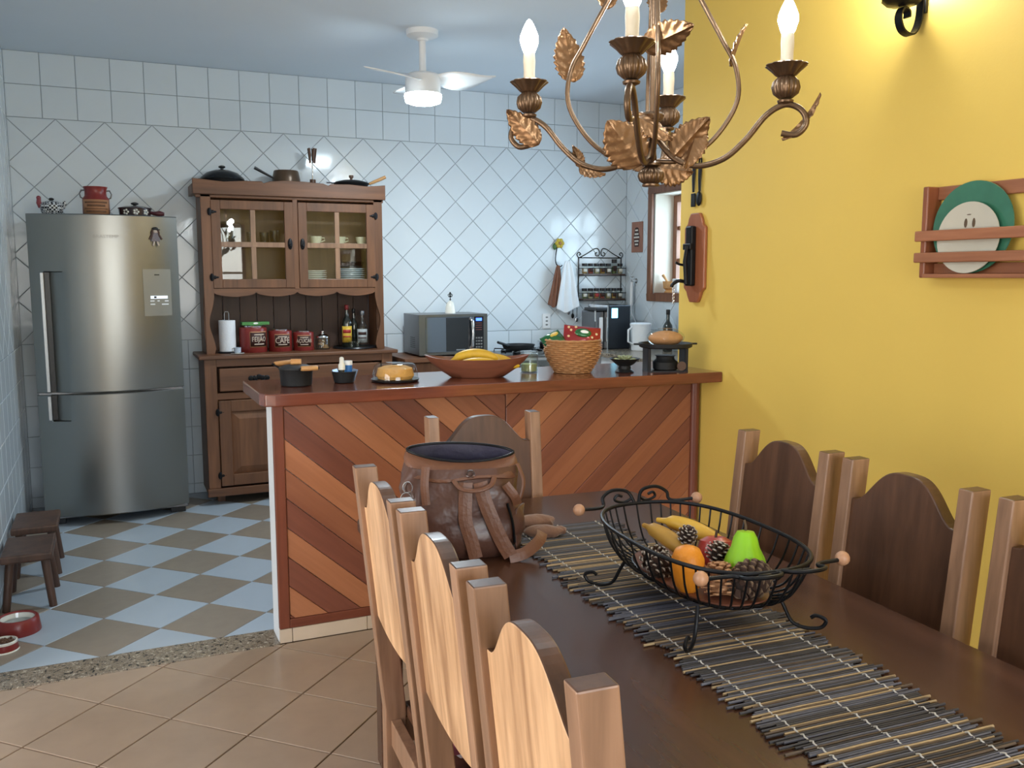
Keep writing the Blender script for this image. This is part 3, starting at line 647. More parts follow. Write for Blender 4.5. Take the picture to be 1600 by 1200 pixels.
# scalloped apron under the doors
xa, xb = hx0+0.06, hx1-0.06; pts = []
for i in range(61):
    t = i/60; ph = (t*4) % 1 if t < 1 else 1.0
    drop = 0.045 - 0.020*(1-abs(2*ph-1)**2.2) if False else 0.028 + 0.02*sin(pi*ph)
    if abs(ph) < 0.03 or abs(ph-1) < 0.03: drop = 0.02
    pts.append((xa + (xb-xa)*t, Z1 - drop))
D(G().prism([(xa, Z1+0.005)] + pts + [(xb, Z1+0.005)], 0, 0.018, M=Matrix.Translation((0, hy, 0)) @ XZ), 'apron', M_['dresser_h'], 0)
# cornice board with a shaped top edge
cpts = [(hx0-0.045, 2.025), (hx1+0.02, 2.025)]
top = [(1.0, 2.125), (0.9, 2.113), (0.8, 2.122), (0.7, 2.118), (0.69, 2.106), (0.66, 2.12), (0.55, 2.128), (0.45, 2.128), (0.38, 2.12), (0.35, 2.106), (0.34, 2.119), (0.25, 2.117), (0.15, 2.107), (0.05, 2.118), (0.0, 2.122)]
cl = cpts[1][0]-cpts[0][0]
D(G().prism(cpts + [(cpts[0][0] + cl*t, z) for t, z in top], 0, 0.03, M=Matrix.Translation((0, hy-0.012, 0)) @ XZ), 'cornice', M_['dresser_h'], 0.003)
D(G().box(hx0-0.03, hx1+0.01, hy-0.02, hy+0.02, 2.005, 2.03), 'moulding', M_['dresser_h'], 0.006)
for a in (hx0-0.045, hx1-0.005): D(G().box(a, a+0.025, hy+0.019, hd, 2.031, 2.095), 'cornice_return', M_['dresser'])
D(G().box(hx0-0.02, hx1-0.005, hy+0.02, hd, Z3, Z3+0.012), 'top_panel', M_['dresser_h'])
def gdoor(x0, x1, s):
    z0, z1, f = 1.424, 1.992, 0.058; y = hy-0.024
    g = G(); g.box(x0, x0+f, y, y+0.024, z0, z1); g.box(x1-f, x1, y, y+0.024, z0, z1); g.box(x0+f, x1-f, y+0.001, y+0.023, z0, z0+f); g.box(x0+f, x1-f, y+0.001, y+0.023, z1-f, z1)
    d = D(g, 'glazed_door', M_['dresser'], 0.003)
    xm, zm = (x0+x1)/2, (z0+z1)/2 + 0.0
    G().box(xm-0.016, xm+0.016, y+0.003, y+0.02, z0+f, z1-f).obj('glazing_bar', M_['chair_post'], d, bevel=0.002); G().box(x0+f, x1-f, y+0.002, y+0.021, zm-0.017, zm+0.017).obj('glazing_bar', M_['chair_post'], d, bevel=0.002)
    for a, b in ((x0+f-0.003, xm-0.014), (xm+0.014, x1-f+0.003)):
        for c, e in ((z0+f-0.003, zm-0.015), (zm+0.015, z1-f+0.003)): G().box(a, b, y+0.011, y+0.014, c, e).obj('pane', M_['glass'], d)
    hx = x0-0.008 if s > 0 else x1+0.008
    hinge(d, hx, 1.915, y-0.003, s); hinge(d, hx, 1.495, y-0.003, s)
    g = G(); lx = x1-0.025 if s > 0 else x0+0.025; g.ball((lx, y-0.004, zm+0.008), 0.016, 10, sq=(1, 0.3, 2.4)); g.ball((lx, y-0.012, zm-0.004), 0.01, 10); g.obj('latch', M_['iron'], d)
gdoor(0.633-DX0, 1.157-DX0, 1); gdoor(1.190-DX0, 1.716-DX0, -1)

# crockery behind the glass
cup_m = P('cream_china', (0.72, 0.66, 0.48), 0.15, var=0.12, vs=60, coat=0.5)
def cup(x, y, z, lab):
    t = thing('cup', lab, 'cup', (x, y, z), random.uniform(-0.6, 0.6), 'cups on the dresser shelf')
    G().lathe([(0.02, 0.012), (0.03, 0.015), (0.04, 0.04), (0.043, 0.065), (0.0405, 0.065), (0.036, 0.04), (0.02, 0.02), (0.001, 0.019)], 22).obj('bowl', cup_m, t)
    G().lathe([(0.022, 0), (0.04, 0.004), (0.07, 0.014), (0.07, 0.016), (0.04, 0.009), (0.001, 0.008)], 26).obj('saucer', cup_m, t)
    G().tube([(0.038, 0, 0.055), (0.058, 0, 0.055), (0.062, 0, 0.038), (0.036, 0, 0.028)], 0.004, 8).obj('handle', cup_m, t)
cup(1.335, 6.26, 1.71, 'first cream cup from the left on a saucer behind the right glazed door'); cup(1.505, 6.27, 1.71, 'middle cream cup on a saucer behind the right glazed door'); cup(1.66, 6.26, 1.71, 'last cream cup beside the right hinges behind the glazed door')
def plates(x, y, z, n, r, m, what, grp):
    g = G(); g.lathe([(r*0.55, 0), (r*0.62, 0.001), (r*0.68, 0.006), (r, 0.012), (r, 0.015), (r*0.66, 0.0095), (0.001, 0.0075)], 36)
    first = None
    for k in range(n):
        if first is None: o = first = g.obj('plate', m)
        else: o = first.copy(); COL.objects.link(o)
        o.location = (x + random.uniform(-0.003, 0.003), y, z + 0.0132*k)
        names = ('bottom', 'second', 'third', 'fourth', 'fifth', 'sixth', 'seventh', 'eighth')
        pos = 'topmost plate' if k == n-1 else 'bottom plate' if k == 0 else '%s plate from the bottom' % names[k]
        tag(o, '%s of the %s' % (pos, what), 'plate', grp)
plates(1.315, 6.28, Z1+0.018, 8, 0.095, M_['china'], 'left white pile behind the right glazed door', 'left pile of plates')
plates(1.58, 6.28, Z1+0.018, 9, 0.105, P('bluish_china', (0.66, 0.74, 0.76), 0.12, var=0.03, coat=0.5), 'right bluish pile behind the right glazed door', 'right pile of plates')
g = G(); g.lathe([(0.07, 0), (0.085, 0.01), (0.098, 0.05), (0.096, 0.05), (0.082, 0.012), (0.001, 0.006)], 32)
tag(g.obj('glass_bowl', M_['blown_glass'], loc=(1.58, 6.28, Z1+0.018+0.0132*9+0.003)), 'clear glass bowl on top of the right pile of plates', 'bowl')
for i, (x, y, r, h) in enumerate(((0.985, 6.24, 0.034, 0.085), (0.90, 6.24, 0.034, 0.085), (1.06, 6.27, 0.036, 0.1))):
    tag(G().lathe([(r*0.75, 0), (r*0.8, 0.002), (r, h), (r*0.94, h), (r*0.72, 0.008), (0.001, 0.007)], 22).obj('drinking_glass', M_['blown_glass'], loc=(x, y, 1.71)), ['drinking glass left of the glazing bar behind the left door', 'drinking glass nearest the jug behind the left door', 'taller drinking glass near the latch behind the left door'][i], 'glass', 'glasses in the dresser')
t = thing('glass_jug', 'round glass jug with handle behind the left glazed door', 'jug', (0.745, 6.26, 1.71), radians(-20))
G().lathe([(0.045, 0), (0.06, 0.02), (0.066, 0.06), (0.05, 0.11), (0.042, 0.14), (0.046, 0.155), (0.043, 0.155), (0.039, 0.14), (0.047, 0.11), (0.062, 0.06), (0.055, 0.02), (0.001, 0.006)], 28).obj('jug_body', M_['blown_glass'], t)
G().tube([(0.046, 0, 0.145), (0.085, 0, 0.14), (0.1, 0, 0.1), (0.09, 0, 0.06), (0.062, 0, 0.045)], 0.006, 8).obj('handle', M_['blown_glass'], t)
tag(G().lathe([(0.07, 0), (0.1, 0.012), (0.125, 0.04), (0.123, 0.04), (0.098, 0.015), (0.001, 0.006)], 32).obj('serving_dish', M_['china'], loc=(0.99, 6.28, Z1+0.018)), 'low white dish on the bottom shelf behind the left glazed door', 'dish')

# things on the dresser's open shelf
sh = BT
t = thing('paper_towel_holder', 'roll of white kitchen paper on a wire holder in the dresser', 'paper towel', (0.715, 6.2, sh))
G().lathe([(0.062, 0), (0.066, 0.004), (0.062, 0.01), (0.001, 0.012)], 28).obj('base', M_['black_plastic'], t)
G().lathe([(0.02, 0.013), (0.054, 0.013), (0.054, 0.218), (0.02, 0.218)], 32).obj('paper_roll', P('paper', (0.78, 0.8, 0.84), 0.9, var=0.03, bump=0.2, bs=90), t)
G().tube([(-0.014, 0, 0.01), (-0.014, 0, 0.26), (-0.01, 0, 0.275), (0.01, 0, 0.275), (0.014, 0, 0.26), (0.014, 0, 0.01)], 0.0025, 8).obj('wire_loop', M_['chrome'], t)
t = thing('espresso_cup', 'tiny blue and white cup in front of the paper roll', 'cup', (0.765, 6.105, sh), 2.6)
G().lathe([(0.014, 0.004), (0.022, 0.012), (0.024, 0.042), (0.022, 0.042), (0.018, 0.012), (0.001, 0.01)], 20).obj('bowl', P('blue_white_china', (0.45, 0.52, 0.62), 0.15, var=0.35, vs=90), t)
G().lathe([(0.02, 0), (0.045, 0.004), (0.045, 0.006), (0.001, 0.004)], 22).obj('saucer', M_['china'], t); G().tube([(0.022, 0, 0.036), (0.036, 0, 0.034), (0.036, 0, 0.02), (0.02, 0, 0.014)], 0.003, 8).obj('handle', M_['china'], t)
def tin(x, y, r, h, word, lab, size, turn):
    t = thing('storage_tin', lab, 'tin', (x, y, sh), 0, 'red kitchen tins')
    G().lathe([(r*0.97, 0), (r, 0.004), (r, h*0.9), (r*0.97, h*0.93), (r*0.9, h*0.94)], 36).obj('body', M_['red'], t)
    G().lathe([(r*0.72, h*0.935), (r*0.74, h*0.95), (r*0.74, h*1.0), (r*0.7, h*1.02), (r*0.3, h*1.03), (0.001, h*1.03)], 32).obj('lid', M_['chrome'], t)
    c = radians(-90 + turn)
    def band(w, z0, z1, off): A = [c + radians(w*(2*i/16-1)) for i in range(17)]; return [[((r+off)*cos(a), (r+off)*sin(a), z) for a in A] for z in (z0, z1)]
    lb = G().grid(band(40, h*0.2, h*0.8, 0.0012)).obj('label', M_['label_tan'], t, solid=0.0008)
    G().grid(band(37, h*0.24, h*0.76, 0.0022)).obj('label_field', M_['label_dark'], lb, solid=0.0008)
    for z0, z1, w in ((h*0.66, h*0.7, 22), (h*0.3, h*0.34, 22)): G().grid(band(w, z0, z1, 0.003)).obj('label_scroll', M_['label_ink'], lb, solid=0.0006)
    vs, fs = text_geo(word, size)
    G().add([((r+0.0034)*cos(c + vx/r), (r+0.0034)*sin(c + vx/r), h*0.5 + vy*1.35) for vx, vy, vz in vs], fs).obj('lettering', M_['label_ink'], lb, solid=0.0006, fix=False)
tin(0.885, 6.22, 0.09, 0.178, 'FEIJÃO', 'largest red tin lettered for beans beside the paper roll', 0.034, 18)
tin(1.065, 6.22, 0.078, 0.15, 'CAFÉ', 'middle red tin lettered CAFÉ in the dresser', 0.042, 2)
tin(1.222, 6.22, 0.07, 0.135, 'AÇÚCAR', 'smallest red tin lettered for sugar beside the biscuit jar', 0.027, -6)
t = tag(G().box(-0.09, 0.09, -0.03, 0.03, 0, 0.02).obj('tea_box', P('green_card', (0.07, 0.24, 0.06), 0.5, var=0.15), loc=(0.9, 6.22, sh+0.178*1.03), rot=(0, 0, 0.05), bevel=0.001), 'flat green box lying on the largest red tin', 'box')
G().ball((0, -0.0295, 0.011), 0.012, 12, sq=(1.5, 0.12, 0.6)).obj('emblem', M_['china'], t)
t = thing('biscuit_jar', 'squat glass jar with a domed lid beside the smallest red tin', 'jar', (1.355, 6.22, sh))
G().lathe([(0.046, 0), (0.05, 0.004), (0.05, 0.075), (0.044, 0.085), (0.042, 0.085), (0.047, 0.07), (0.047, 0.006), (0.001, 0.005)], 28).obj('jar_body', M_['blown_glass'], t)
g = G()
for i in range(5): g.ball((random.uniform(-0.018, 0.018), random.uniform(-0.018, 0.018), 0.015 + 0.012*i), 0.024, 10, sq=(1, 1, 0.35))
g.obj('biscuits', P('biscuit', (0.36, 0.19, 0.08), 0.8, var=0.3), t)
G().lathe([(0.048, 0.085), (0.046, 0.095), (0.03, 0.108), (0.012, 0.113), (0.012, 0.12), (0.018, 0.128), (0.001, 0.134)], 28).obj('lid', M_['chrome'], t)
tag(G().lathe([(0.15, 0), (0.155, 0.006), (0.15, 0.014), (0.145, 0.008), (0.001, 0.008)], 40).obj('round_tray', M_['black_plastic'], loc=(1.59, 6.25, sh)), 'round dark tray under the bottles in the dresser', 'tray')
def bottle(x, y, z, r, h, glass, cap, label, lab, lm=None):
    t = thing('bottle', lab, 'bottle', (x, y, z))
    G().lathe([(r*0.9, 0), (r, 0.006), (r, h*0.56), (r*0.9, h*0.63), (r*0.42, h*0.72), (r*0.36, h*0.76), (r*0.36, h*0.92)], 26).obj('bottle_body', glass, t)
    G().lathe([(r*0.4, h*0.88), (r*0.42, h*0.885), (r*0.42, h*0.99), (r*0.38, h), (0.001, h)], 20).obj('cap', cap, t)
    if label:
        A = [radians(-105 + 62*(2*i/12-1)) for i in range(13)]
        lb = G().grid([[((r+0.001)*cos(a), (r+0.001)*sin(a), zz) for a in A] for zz in (h*0.12, h*0.5)]).obj('label', label, t, solid=0.0008)
        if lm:
            A = [radians(-105 + 45*(2*i/8-1)) for i in range(9)]
            for z0, z1 in ((0.34, 0.42), (0.24, 0.27)): G().grid([[((r+0.0018)*cos(a), (r+0.0018)*sin(a), zz) for a in A] for zz in (h*z0, h*z1)]).obj('print', lm, lb, solid=0.0006)
    return t
dkg = P('dark_bottle_glass', (0.012, 0.014, 0.01), 0.06, var=0.1, coat=1.0)
bottle(1.535, 6.24, sh+0.0085, 0.037, 0.30, dkg, P('red_foil', (0.2, 0.02, 0.02), 0.3, 0.4), P('yellow_label', (0.66, 0.42, 0.05), 0.5, var=0.2, vs=50), 'dark wine bottle with yellow label and red capsule in the dresser', P('red_print', (0.4, 0.03, 0.03), 0.5))
bottle(1.645, 6.24, sh+0.0085, 0.039, 0.255, M_['blown_glass'], M_['steel_dark'], P('grey_label', (0.4, 0.43, 0.44), 0.5, var=0.4, vs=80), 'clear spirit bottle with grey label at the right end of the dresser shelf', M_['label_dark'])
bottle(1.60, 6.30, sh+0.0085, 0.03, 0.27, dkg, M_['black_plastic'], None, 'slim dark bottle half hidden behind the clear bottle')
for i, x in enumerate((1.545, 1.592)):
    tag(G().lathe([(0.017, 0), (0.018, 0.003), (0.022, 0.045), (0.02, 0.045), (0.016, 0.008), (0.001, 0.007)], 18).obj('shot_glass', M_['blown_glass'], loc=(x, 6.165, sh+0.0085)), ['shot glass in front of the yellow labelled bottle', 'shot glass in front of the clear spirit bottle'][i], 'glass', 'shot glasses on the tray')

# things on top of the dresser
ZTOP = Z3+0.0125
def lift(x, y): return (x, y, ZTOP)
t = thing('lidded_pan', 'black lidded casserole at the left on the dresser top', 'casserole', lift(0.735, 6.3), radians(5))
G().lathe([(0.11, 0), (0.125, 0.01), (0.135, 0.085), (0.14, 0.09), (0.13, 0.09), (0.118, 0.015), (0.001, 0.01)], 36).obj('pan', M_['cast_iron'], t)
G().lathe([(0.142, 0.09), (0.14, 0.1), (0.1, 0.135), (0.05, 0.152), (0.001, 0.156)], 36).obj('lid', P('dark_lid', (0.02, 0.021, 0.023), 0.25, 0.5), t)
g = G(); g.cyl(0.01, 0.154, 0.168, 12); g.ball((0, 0, 0.174), 0.023, 14, sq=(1, 1, 0.45)); g.obj('knob', M_['black_plastic'], t)
for s in (-1, 1): G().tube([(s*0.132, -0.03, 0.082), (s*0.155, -0.025, 0.084), (s*0.155, 0.025, 0.084), (s*0.132, 0.03, 0.082)], 0.007, 8).obj('handle', M_['cast_iron'], t)
t = thing('fondue_pot', 'brown fondue pot on a black stand on the dresser top', 'fondue pot', lift(1.15, 6.28), 0)
g = G(); g.lathe([(0.085, 0.055), (0.09, 0.055), (0.09, 0.062), (0.085, 0.062)], 28, cap0=False, cap1=False)
for k in range(3):
    a = radians(90 + 120*k); g.tube([(0.088*cos(a), 0.088*sin(a), 0.058), (0.1*cos(a), 0.1*sin(a), 0.03), (0.105*cos(a), 0.105*sin(a), 0.004)], 0.005, 8)
g.lathe([(0.105, 0), (0.11, 0), (0.11, 0.005), (0.105, 0.005)], 28, cap0=False, cap1=False); g.obj('stand', M_['iron'], t)
G().lathe([(0.075, 0.062), (0.092, 0.075), (0.094, 0.105), (0.083, 0.16), (0.08, 0.165), (0.074, 0.165), (0.084, 0.105), (0.07, 0.075), (0.001, 0.072)], 32).obj('pot', P('brown_enamel', (0.09, 0.055, 0.032), 0.3, 0.3, var=0.15), t)
G().tube([(-0.085, -0.02, 0.11), (-0.16, -0.035, 0.145), (-0.215, -0.045, 0.172)], 0.01, 10, rr=[0.006, 0.009, 0.011]).obj('handle', M_['black_plastic'], t)
t = thing('fork_holder', 'slim glass holder of fondue forks standing on the dresser top', 'fork holder', lift(1.33, 6.28), 0)
G().cyl(0.022, 0, 0.115, 16, r1=0.02).obj('block', M_['stool'], t); G().cyl(0.004, 0.115, 0.24, 10).obj('rod', M_['chrome'], t)
for k in range(5):
    a = 2*pi*k/5; x, y = 0.016*cos(a), 0.016*sin(a)
    f = G().tube([(x*1.1, y*1.1, 0.225), (x*1.3, y*1.3, 0.28), (x*1.7, y*1.7, 0.325)], 0.007, 8, rr=[0.005, 0.008, 0.007]).obj('fork_handle', M_['chair_dark'], t)
t = thing('chafing_pan', 'black frying pan with wooden handle at the right on the dresser top', 'frying pan', lift(1.6, 6.28), radians(-4))
G().lathe([(0.08, 0.06), (0.105, 0.075), (0.122, 0.1), (0.126, 0.1), (0.11, 0.078), (0.08, 0.065), (0.001, 0.062)], 32).obj('pan', M_['cast_iron'], t)
G().lathe([(0.1, 0), (0.1, 0.06), (0.09, 0.06), (0.09, 0.0)], 28, cap0=False, cap1=False).obj('support_ring', M_['iron'], t)
G().lathe([(0.118, 0.1), (0.11, 0.108), (0.06, 0.12), (0.001, 0.122)], 32).obj('lid', M_['cast_iron'], t)
G().lathe([(0.009, 0.12), (0.009, 0.135), (0.016, 0.14), (0.016, 0.155), (0.001, 0.157)], 14).obj('knob', M_['stool'], t)
G().tube([(0.115, -0.02, 0.096), (0.15, -0.03, 0.11), (0.2, -0.04, 0.132), (0.235, -0.045, 0.148)], 0.011, 10, rr=[0.007, 0.011, 0.012, 0.011]).obj('handle', M_['pale_wood'], t)
G().tube([(-0.11, 0, 0.095), (-0.14, 0.0, 0.1), (-0.175, -0.01, 0.1)], 0.006, 8).obj('hook', M_['chrome'], t)
# ================================================================== rest of the kitchen
KT = 0.93
def base_unit(name, lab, x0, x1, y0, y1, z1, mat, nd, draw=True, rz=0):
    t = thing(name, lab, 'cabinet', (x0, y0, 0), 0)
    w, d = x1-x0, y1-y0
    G().box(0, w, 0.02, d, 0.08, z1).obj('body', mat, t); G().box(0.02, w-0.02, 0.06, d, 0, 0.08).obj('plinth', M_['black_plastic'], t)
    for i in range(nd):
        a, b = w*i/nd+0.006, w*(i+1)/nd-0.006; zt = z1-0.01
        if draw:
            q = G().box(a, b, 0, 0.0195, z1-0.16, zt).obj('drawer', mat, t, bevel=0.003); G().tube([((a+b)/2-0.05, 0, z1-0.085), ((a+b)/2-0.045, -0.022, z1-0.085), ((a+b)/2+0.045, -0.022, z1-0.085), ((a+b)/2+0.05, 0, z1-0.085)], 0.005, 8).obj('handle', M_['iron'], q); zt = z1-0.17
        q = G().box(a, b, 0, 0.0195, 0.09, zt).obj('door', mat, t, bevel=0.003); G().tube([(b-0.04, 0, zt-0.16), (b-0.04, -0.022, zt-0.155), (b-0.04, -0.022, zt-0.065), (b-0.04, 0, zt-0.06)], 0.005, 8).obj('handle', M_['iron'], q)
    return t
base_unit('microwave_cabinet', 'brown wooden base cabinet under the microwave beside the dresser', 1.87, 2.60, 5.95, 6.425, 0.90, M_['dresser'], 2)
tag(G().box(1.852, 2.62, 5.90, 6.44, 0.901, KT).obj('cabinet_top', M_['dresser_h'], bevel=0.004), 'dark wooden top board carrying the microwave', 'worktop')
WHT = P('white_cabinet_paint', (0.7, 0.71, 0.72), 0.4)
st = thing('stove', 'white gas stove between the microwave cabinet and the granite worktop', 'stove', (2.64, 5.92, 0))
G().box(0, 0.56, 0.02, 0.5, 0.06, 0.9).obj('body', WHT, st, bevel=0.004); G().box(0.02, 0.54, 0, 0.0195, 0.12, 0.74).obj('oven_door', M_['dark_glass'], st, bevel=0.004); G().box(0.02, 0.54, 0.0, 0.0195, 0.76, 0.88).obj('knob_panel', M_['steel'], st, bevel=0.003)
G().box(-0.002, 0.562, 0.0, 0.502, 0.901, 0.918).obj('hob', M_['steel'], st, bevel=0.004)
for x in (0.15, 0.41):
    for y in (0.14, 0.36):
        b = G().cyl(0.045, 0.918, 0.93, 20).obj('burner', M_['iron'], st, loc=(x, y, 0))
        g = G()
        for k in range(4): a = pi/4 + k*pi/2; g.tube([(0.02*cos(a), 0.02*sin(a), 0.942), (0.1*cos(a), 0.1*sin(a), 0.942), (0.105*cos(a), 0.105*sin(a), 0.919)], 0.004, 6)
        g.obj('pan_support', M_['iron'], st, loc=(x, y, 0))
for i in range(5): G().cyl(0.018, 0, 0.025, 16, M=Matrix.Translation((0.08+0.1*i, 0, 0.82)) @ Matrix.Rotation(pi/2, 4, 'X')).obj('knob', M_['black_plastic'], st)
G().tube([(0.06, 0, 0.7), (0.06, -0.035, 0.7), (0.5, -0.035, 0.7), (0.5, 0, 0.7)], 0.008, 8).obj('handle', M_['chrome'], st)
for x in (0.04, 0.5):
    for y in (0.06, 0.44): G().cyl(0.018, 0, 0.06, 10).obj('foot', M_['black_plastic'], st, loc=(x, y, 0))
base_unit('sink_cabinet', 'white base cabinet under the granite worktop by the back wall', 3.22, 3.95, 5.92, 6.425, 0.895, WHT, 2)
t = base_unit('side_cabinet', 'white base cabinet along the window wall under the granite', 3.40, 3.95, 4.15, 5.88, 0.895, WHT, 1)
tag(G().prism([(3.215, 6.44), (3.215, 5.87), (3.36, 5.87), (3.36, 4.12), (3.953, 4.12), (3.953, 6.44)], 0.896, KT).obj('granite_worktop', M_['granite'], bevel=0.003), 'speckled granite worktop turning the corner below the window', 'worktop')
# microwave
mw = thing('microwave', 'silver microwave with mirror door and blue display on the wooden cabinet', 'microwave', (1.985, 5.98, KT), 0)
w, h, d = 0.52, 0.3, 0.36
G().box(0, w, 0.012, d, 0.012, h).obj('case', M_['steel_dark'], mw, bevel=0.004)
g = G(); f = 0.035; g.box(0, f+0.012, 0, 0.0118, 0.012, h); g.box(f+0.012, w, 0, 0.0118, 0.012, 0.03); g.box(f+0.012, w, 0, 0.0118, h-0.018, h); g.box(w-0.03, w, 0, 0.0118, 0.03, h-0.018); g.obj('front_frame', M_['steel'], mw)
dr_ = G().box(f+0.012, w-0.105, -0.004, 0.01, 0.031, h-0.019).obj('door', P('mirror_door', (0.24, 0.27, 0.31), 0.05, 0.9, var=0.02), mw, bevel=0.002)
G().box(0.2, 0.40, -0.0055, -0.0038, 0.036, h-0.024).obj('window', M_['dark_glass'], dr_)
G().tube([(w-0.135, -0.004, 0.05), (w-0.128, -0.03, 0.07), (w-0.124, -0.036, 0.16), (w-0.128, -0.03, 0.25), (w-0.135, -0.004, 0.27)], 0.011, 10).obj('handle', M_['chrome'], dr_)
pn = G().box(w-0.102, w-0.031, -0.002, 0.01, 0.031, h-0.019).obj('control_panel', M_['black_plastic'], mw)
G().box(w-0.09, w-0.045, -0.0035, -0.0018, h-0.05, h-0.03).obj('display', P('blue_display', (0.02, 0.05, 0.3), 0.3, var=0, emit=1.6, ecol=(0.05, 0.14, 1.0)), pn)
for j in range(4): G().box(w-0.093, w-0.045, -0.0035, -0.0018, 0.185+0.016*j, 0.187+0.016*j).obj('legend', P('red_legend', (0.4, 0.1, 0.1), 0.5), pn)
for j in range(4):
    for i in range(3): G().box(w-0.093+0.019*i, w-0.08+0.019*i, -0.0035, -0.0018, 0.055+0.022*j, 0.066+0.022*j).obj('key', M_['grey_plastic'], pn)
G().box(0.275, 0.345, -0.0065, -0.0053, 0.042, 0.049).obj('logo', M_['chrome'], dr_)
g = G()
for i in range(5):
    for j in range(6): g.box(-0.0012, 0.001, 0.1+0.022*i, 0.115+0.022*i, 0.06+0.014*j, 0.067+0.014*j)
tag(g.obj('vent_slots', M_['black_plastic'], mw), kind='stuff')
for x in (0.03, w-0.06):
    for y in (0.04, d-0.06): G().box(x, x+0.03, y, y+0.03, 0, 0.012).obj('foot', M_['black_plastic'], mw)
t = thing('ceramic_bell', 'white ceramic bell with a dark ornate handle on the microwave', 'bell', (2.29, 6.17, KT+h))
G().lathe([(0.04, 0), (0.038, 0.02), (0.032, 0.055), (0.022, 0.082), (0.006, 0.092), (0.001, 0.093)], 24).obj('bell_body', M_['china'], t)
g = G(); g.cyl(0.003, 0.092, 0.13, 8)
for k in range(4): a = pi*k/2; g.tube([(0, 0, 0.118), (0.012*cos(a), 0.012*sin(a), 0.12), (0.018*cos(a), 0.018*sin(a), 0.134), (0.008*cos(a), 0.008*sin(a), 0.142), (0, 0, 0.136)], 0.0028, 6)
g.ball((0, 0, 0.148), 0.007, 10); g.ball((0, 0, 0.1), 0.009, 10, sq=(1, 1, 0.4)); g.obj('handle', M_['iron'], t)
t = thing('frying_pan', 'shallow black frying pan on the stove right of the microwave', 'frying pan', (2.79, 6.06, 0.947), 0.5)
G().lathe([(0.09, 0), (0.115, 0.02), (0.125, 0.045), (0.121, 0.045), (0.11, 0.022), (0.001, 0.005)], 32).obj('pan', M_['cast_iron'], t)
G().tube([(-0.12, 0, 0.04), (-0.17, 0, 0.055), (-0.25, 0, 0.075)], 0.01, 8).obj('handle', M_['black_plastic'], t)
t = thing('glass_lid_pot', 'steel saucepan with a glass lid on the back of the stove', 'saucepan', (3.05, 6.06, 0.947))
G().lathe([(0.085, 0), (0.09, 0.005), (0.09, 0.06), (0.086, 0.06), (0.084, 0.008), (0.001, 0.006)], 30).obj('pot', M_['chrome'], t); G().lathe([(0.091, 0.061), (0.088, 0.066), (0.05, 0.08), (0.001, 0.085)], 30).obj('lid', M_['blown_glass'], t); G().ball((0, 0, 0.094), 0.013, 12, sq=(1, 1, 0.7)).obj('knob', M_['black_plastic'], t)
# spice rack on the back wall, near the corner
SX, SY = 3.505, YB-0.003
sr = thing('spice_rack', 'black wrought iron spice rack with two wooden shelves on the tiled wall', 'spice rack', (SX, SY, 1.297))
w = 0.40; g = G()
for x in (0, w): g.tube([(x, -0.004, 0), (x, -0.004, 0.35)], 0.004, 8)
g.tube([(0, -0.004, 0.35), (w, -0.004, 0.35)], 0.004, 8)
for z in (0.004, 0.205):
    for zz in (0, 0.06): g.tube([(0, -0.004, z+zz), (0, -0.085, z+zz), (w, -0.085, z+zz), (w, -0.004, z+zz)], 0.003, 8)
g.obj('frame', M_['iron'], sr)
g = G()
def scroll(s, cx):
    pts = [(cx + s*0.19, -0.004, 0.352), (cx + s*0.12, -0.004, 0.385), (cx + s*0.06, -0.004, 0.42), (cx + s*0.025, -0.004, 0.425), (cx + s*0.008, -0.004, 0.40), (cx + s*0.012, -0.004, 0.372), (cx + s*0.035, -0.004, 0.365), (cx + s*0.045, -0.004, 0.385), (cx + s*0.03, -0.004, 0.395)]
    g.tube(spline(pts, 5), 0.0035, 8); g.tube(spline([(cx + s*0.17, -0.004, 0.352), (cx + s*0.2, -0.004, 0.352), (cx + s*0.215, -0.004, 0.375), (cx + s*0.2, -0.004, 0.395), (cx + s*0.182, -0.004, 0.38), (cx + s*0.195, -0.004, 0.37)], 5), 0.0035, 8)
scroll(1, w/2); scroll(-1, w/2); g.obj('scrollwork', M_['iron'], sr)
for z in (0.008, 0.209): G().box(0.004, w-0.004, -0.08, -0.006, z, z+0.01).obj('shelf', M_['stool'], sr)
spice_cols = [(0.3, 0.18, 0.06), (0.1, 0.12, 0.04), (0.35, 0.2, 0.05), (0.25, 0.05, 0.03), (0.4, 0.33, 0.2), (0.12, 0.08, 0.05), (0.3, 0.25, 0.12)]
SPM = [P('spice_%s' % n, c, 0.9, var=0.3, vs=200) for n, c in zip(('cumin', 'oregano', 'curry', 'paprika', 'salt', 'pepper', 'mustard'), spice_cols)]
ordinal = ('leftmost', 'second', 'third', 'fourth', 'fifth', 'sixth', 'seventh')
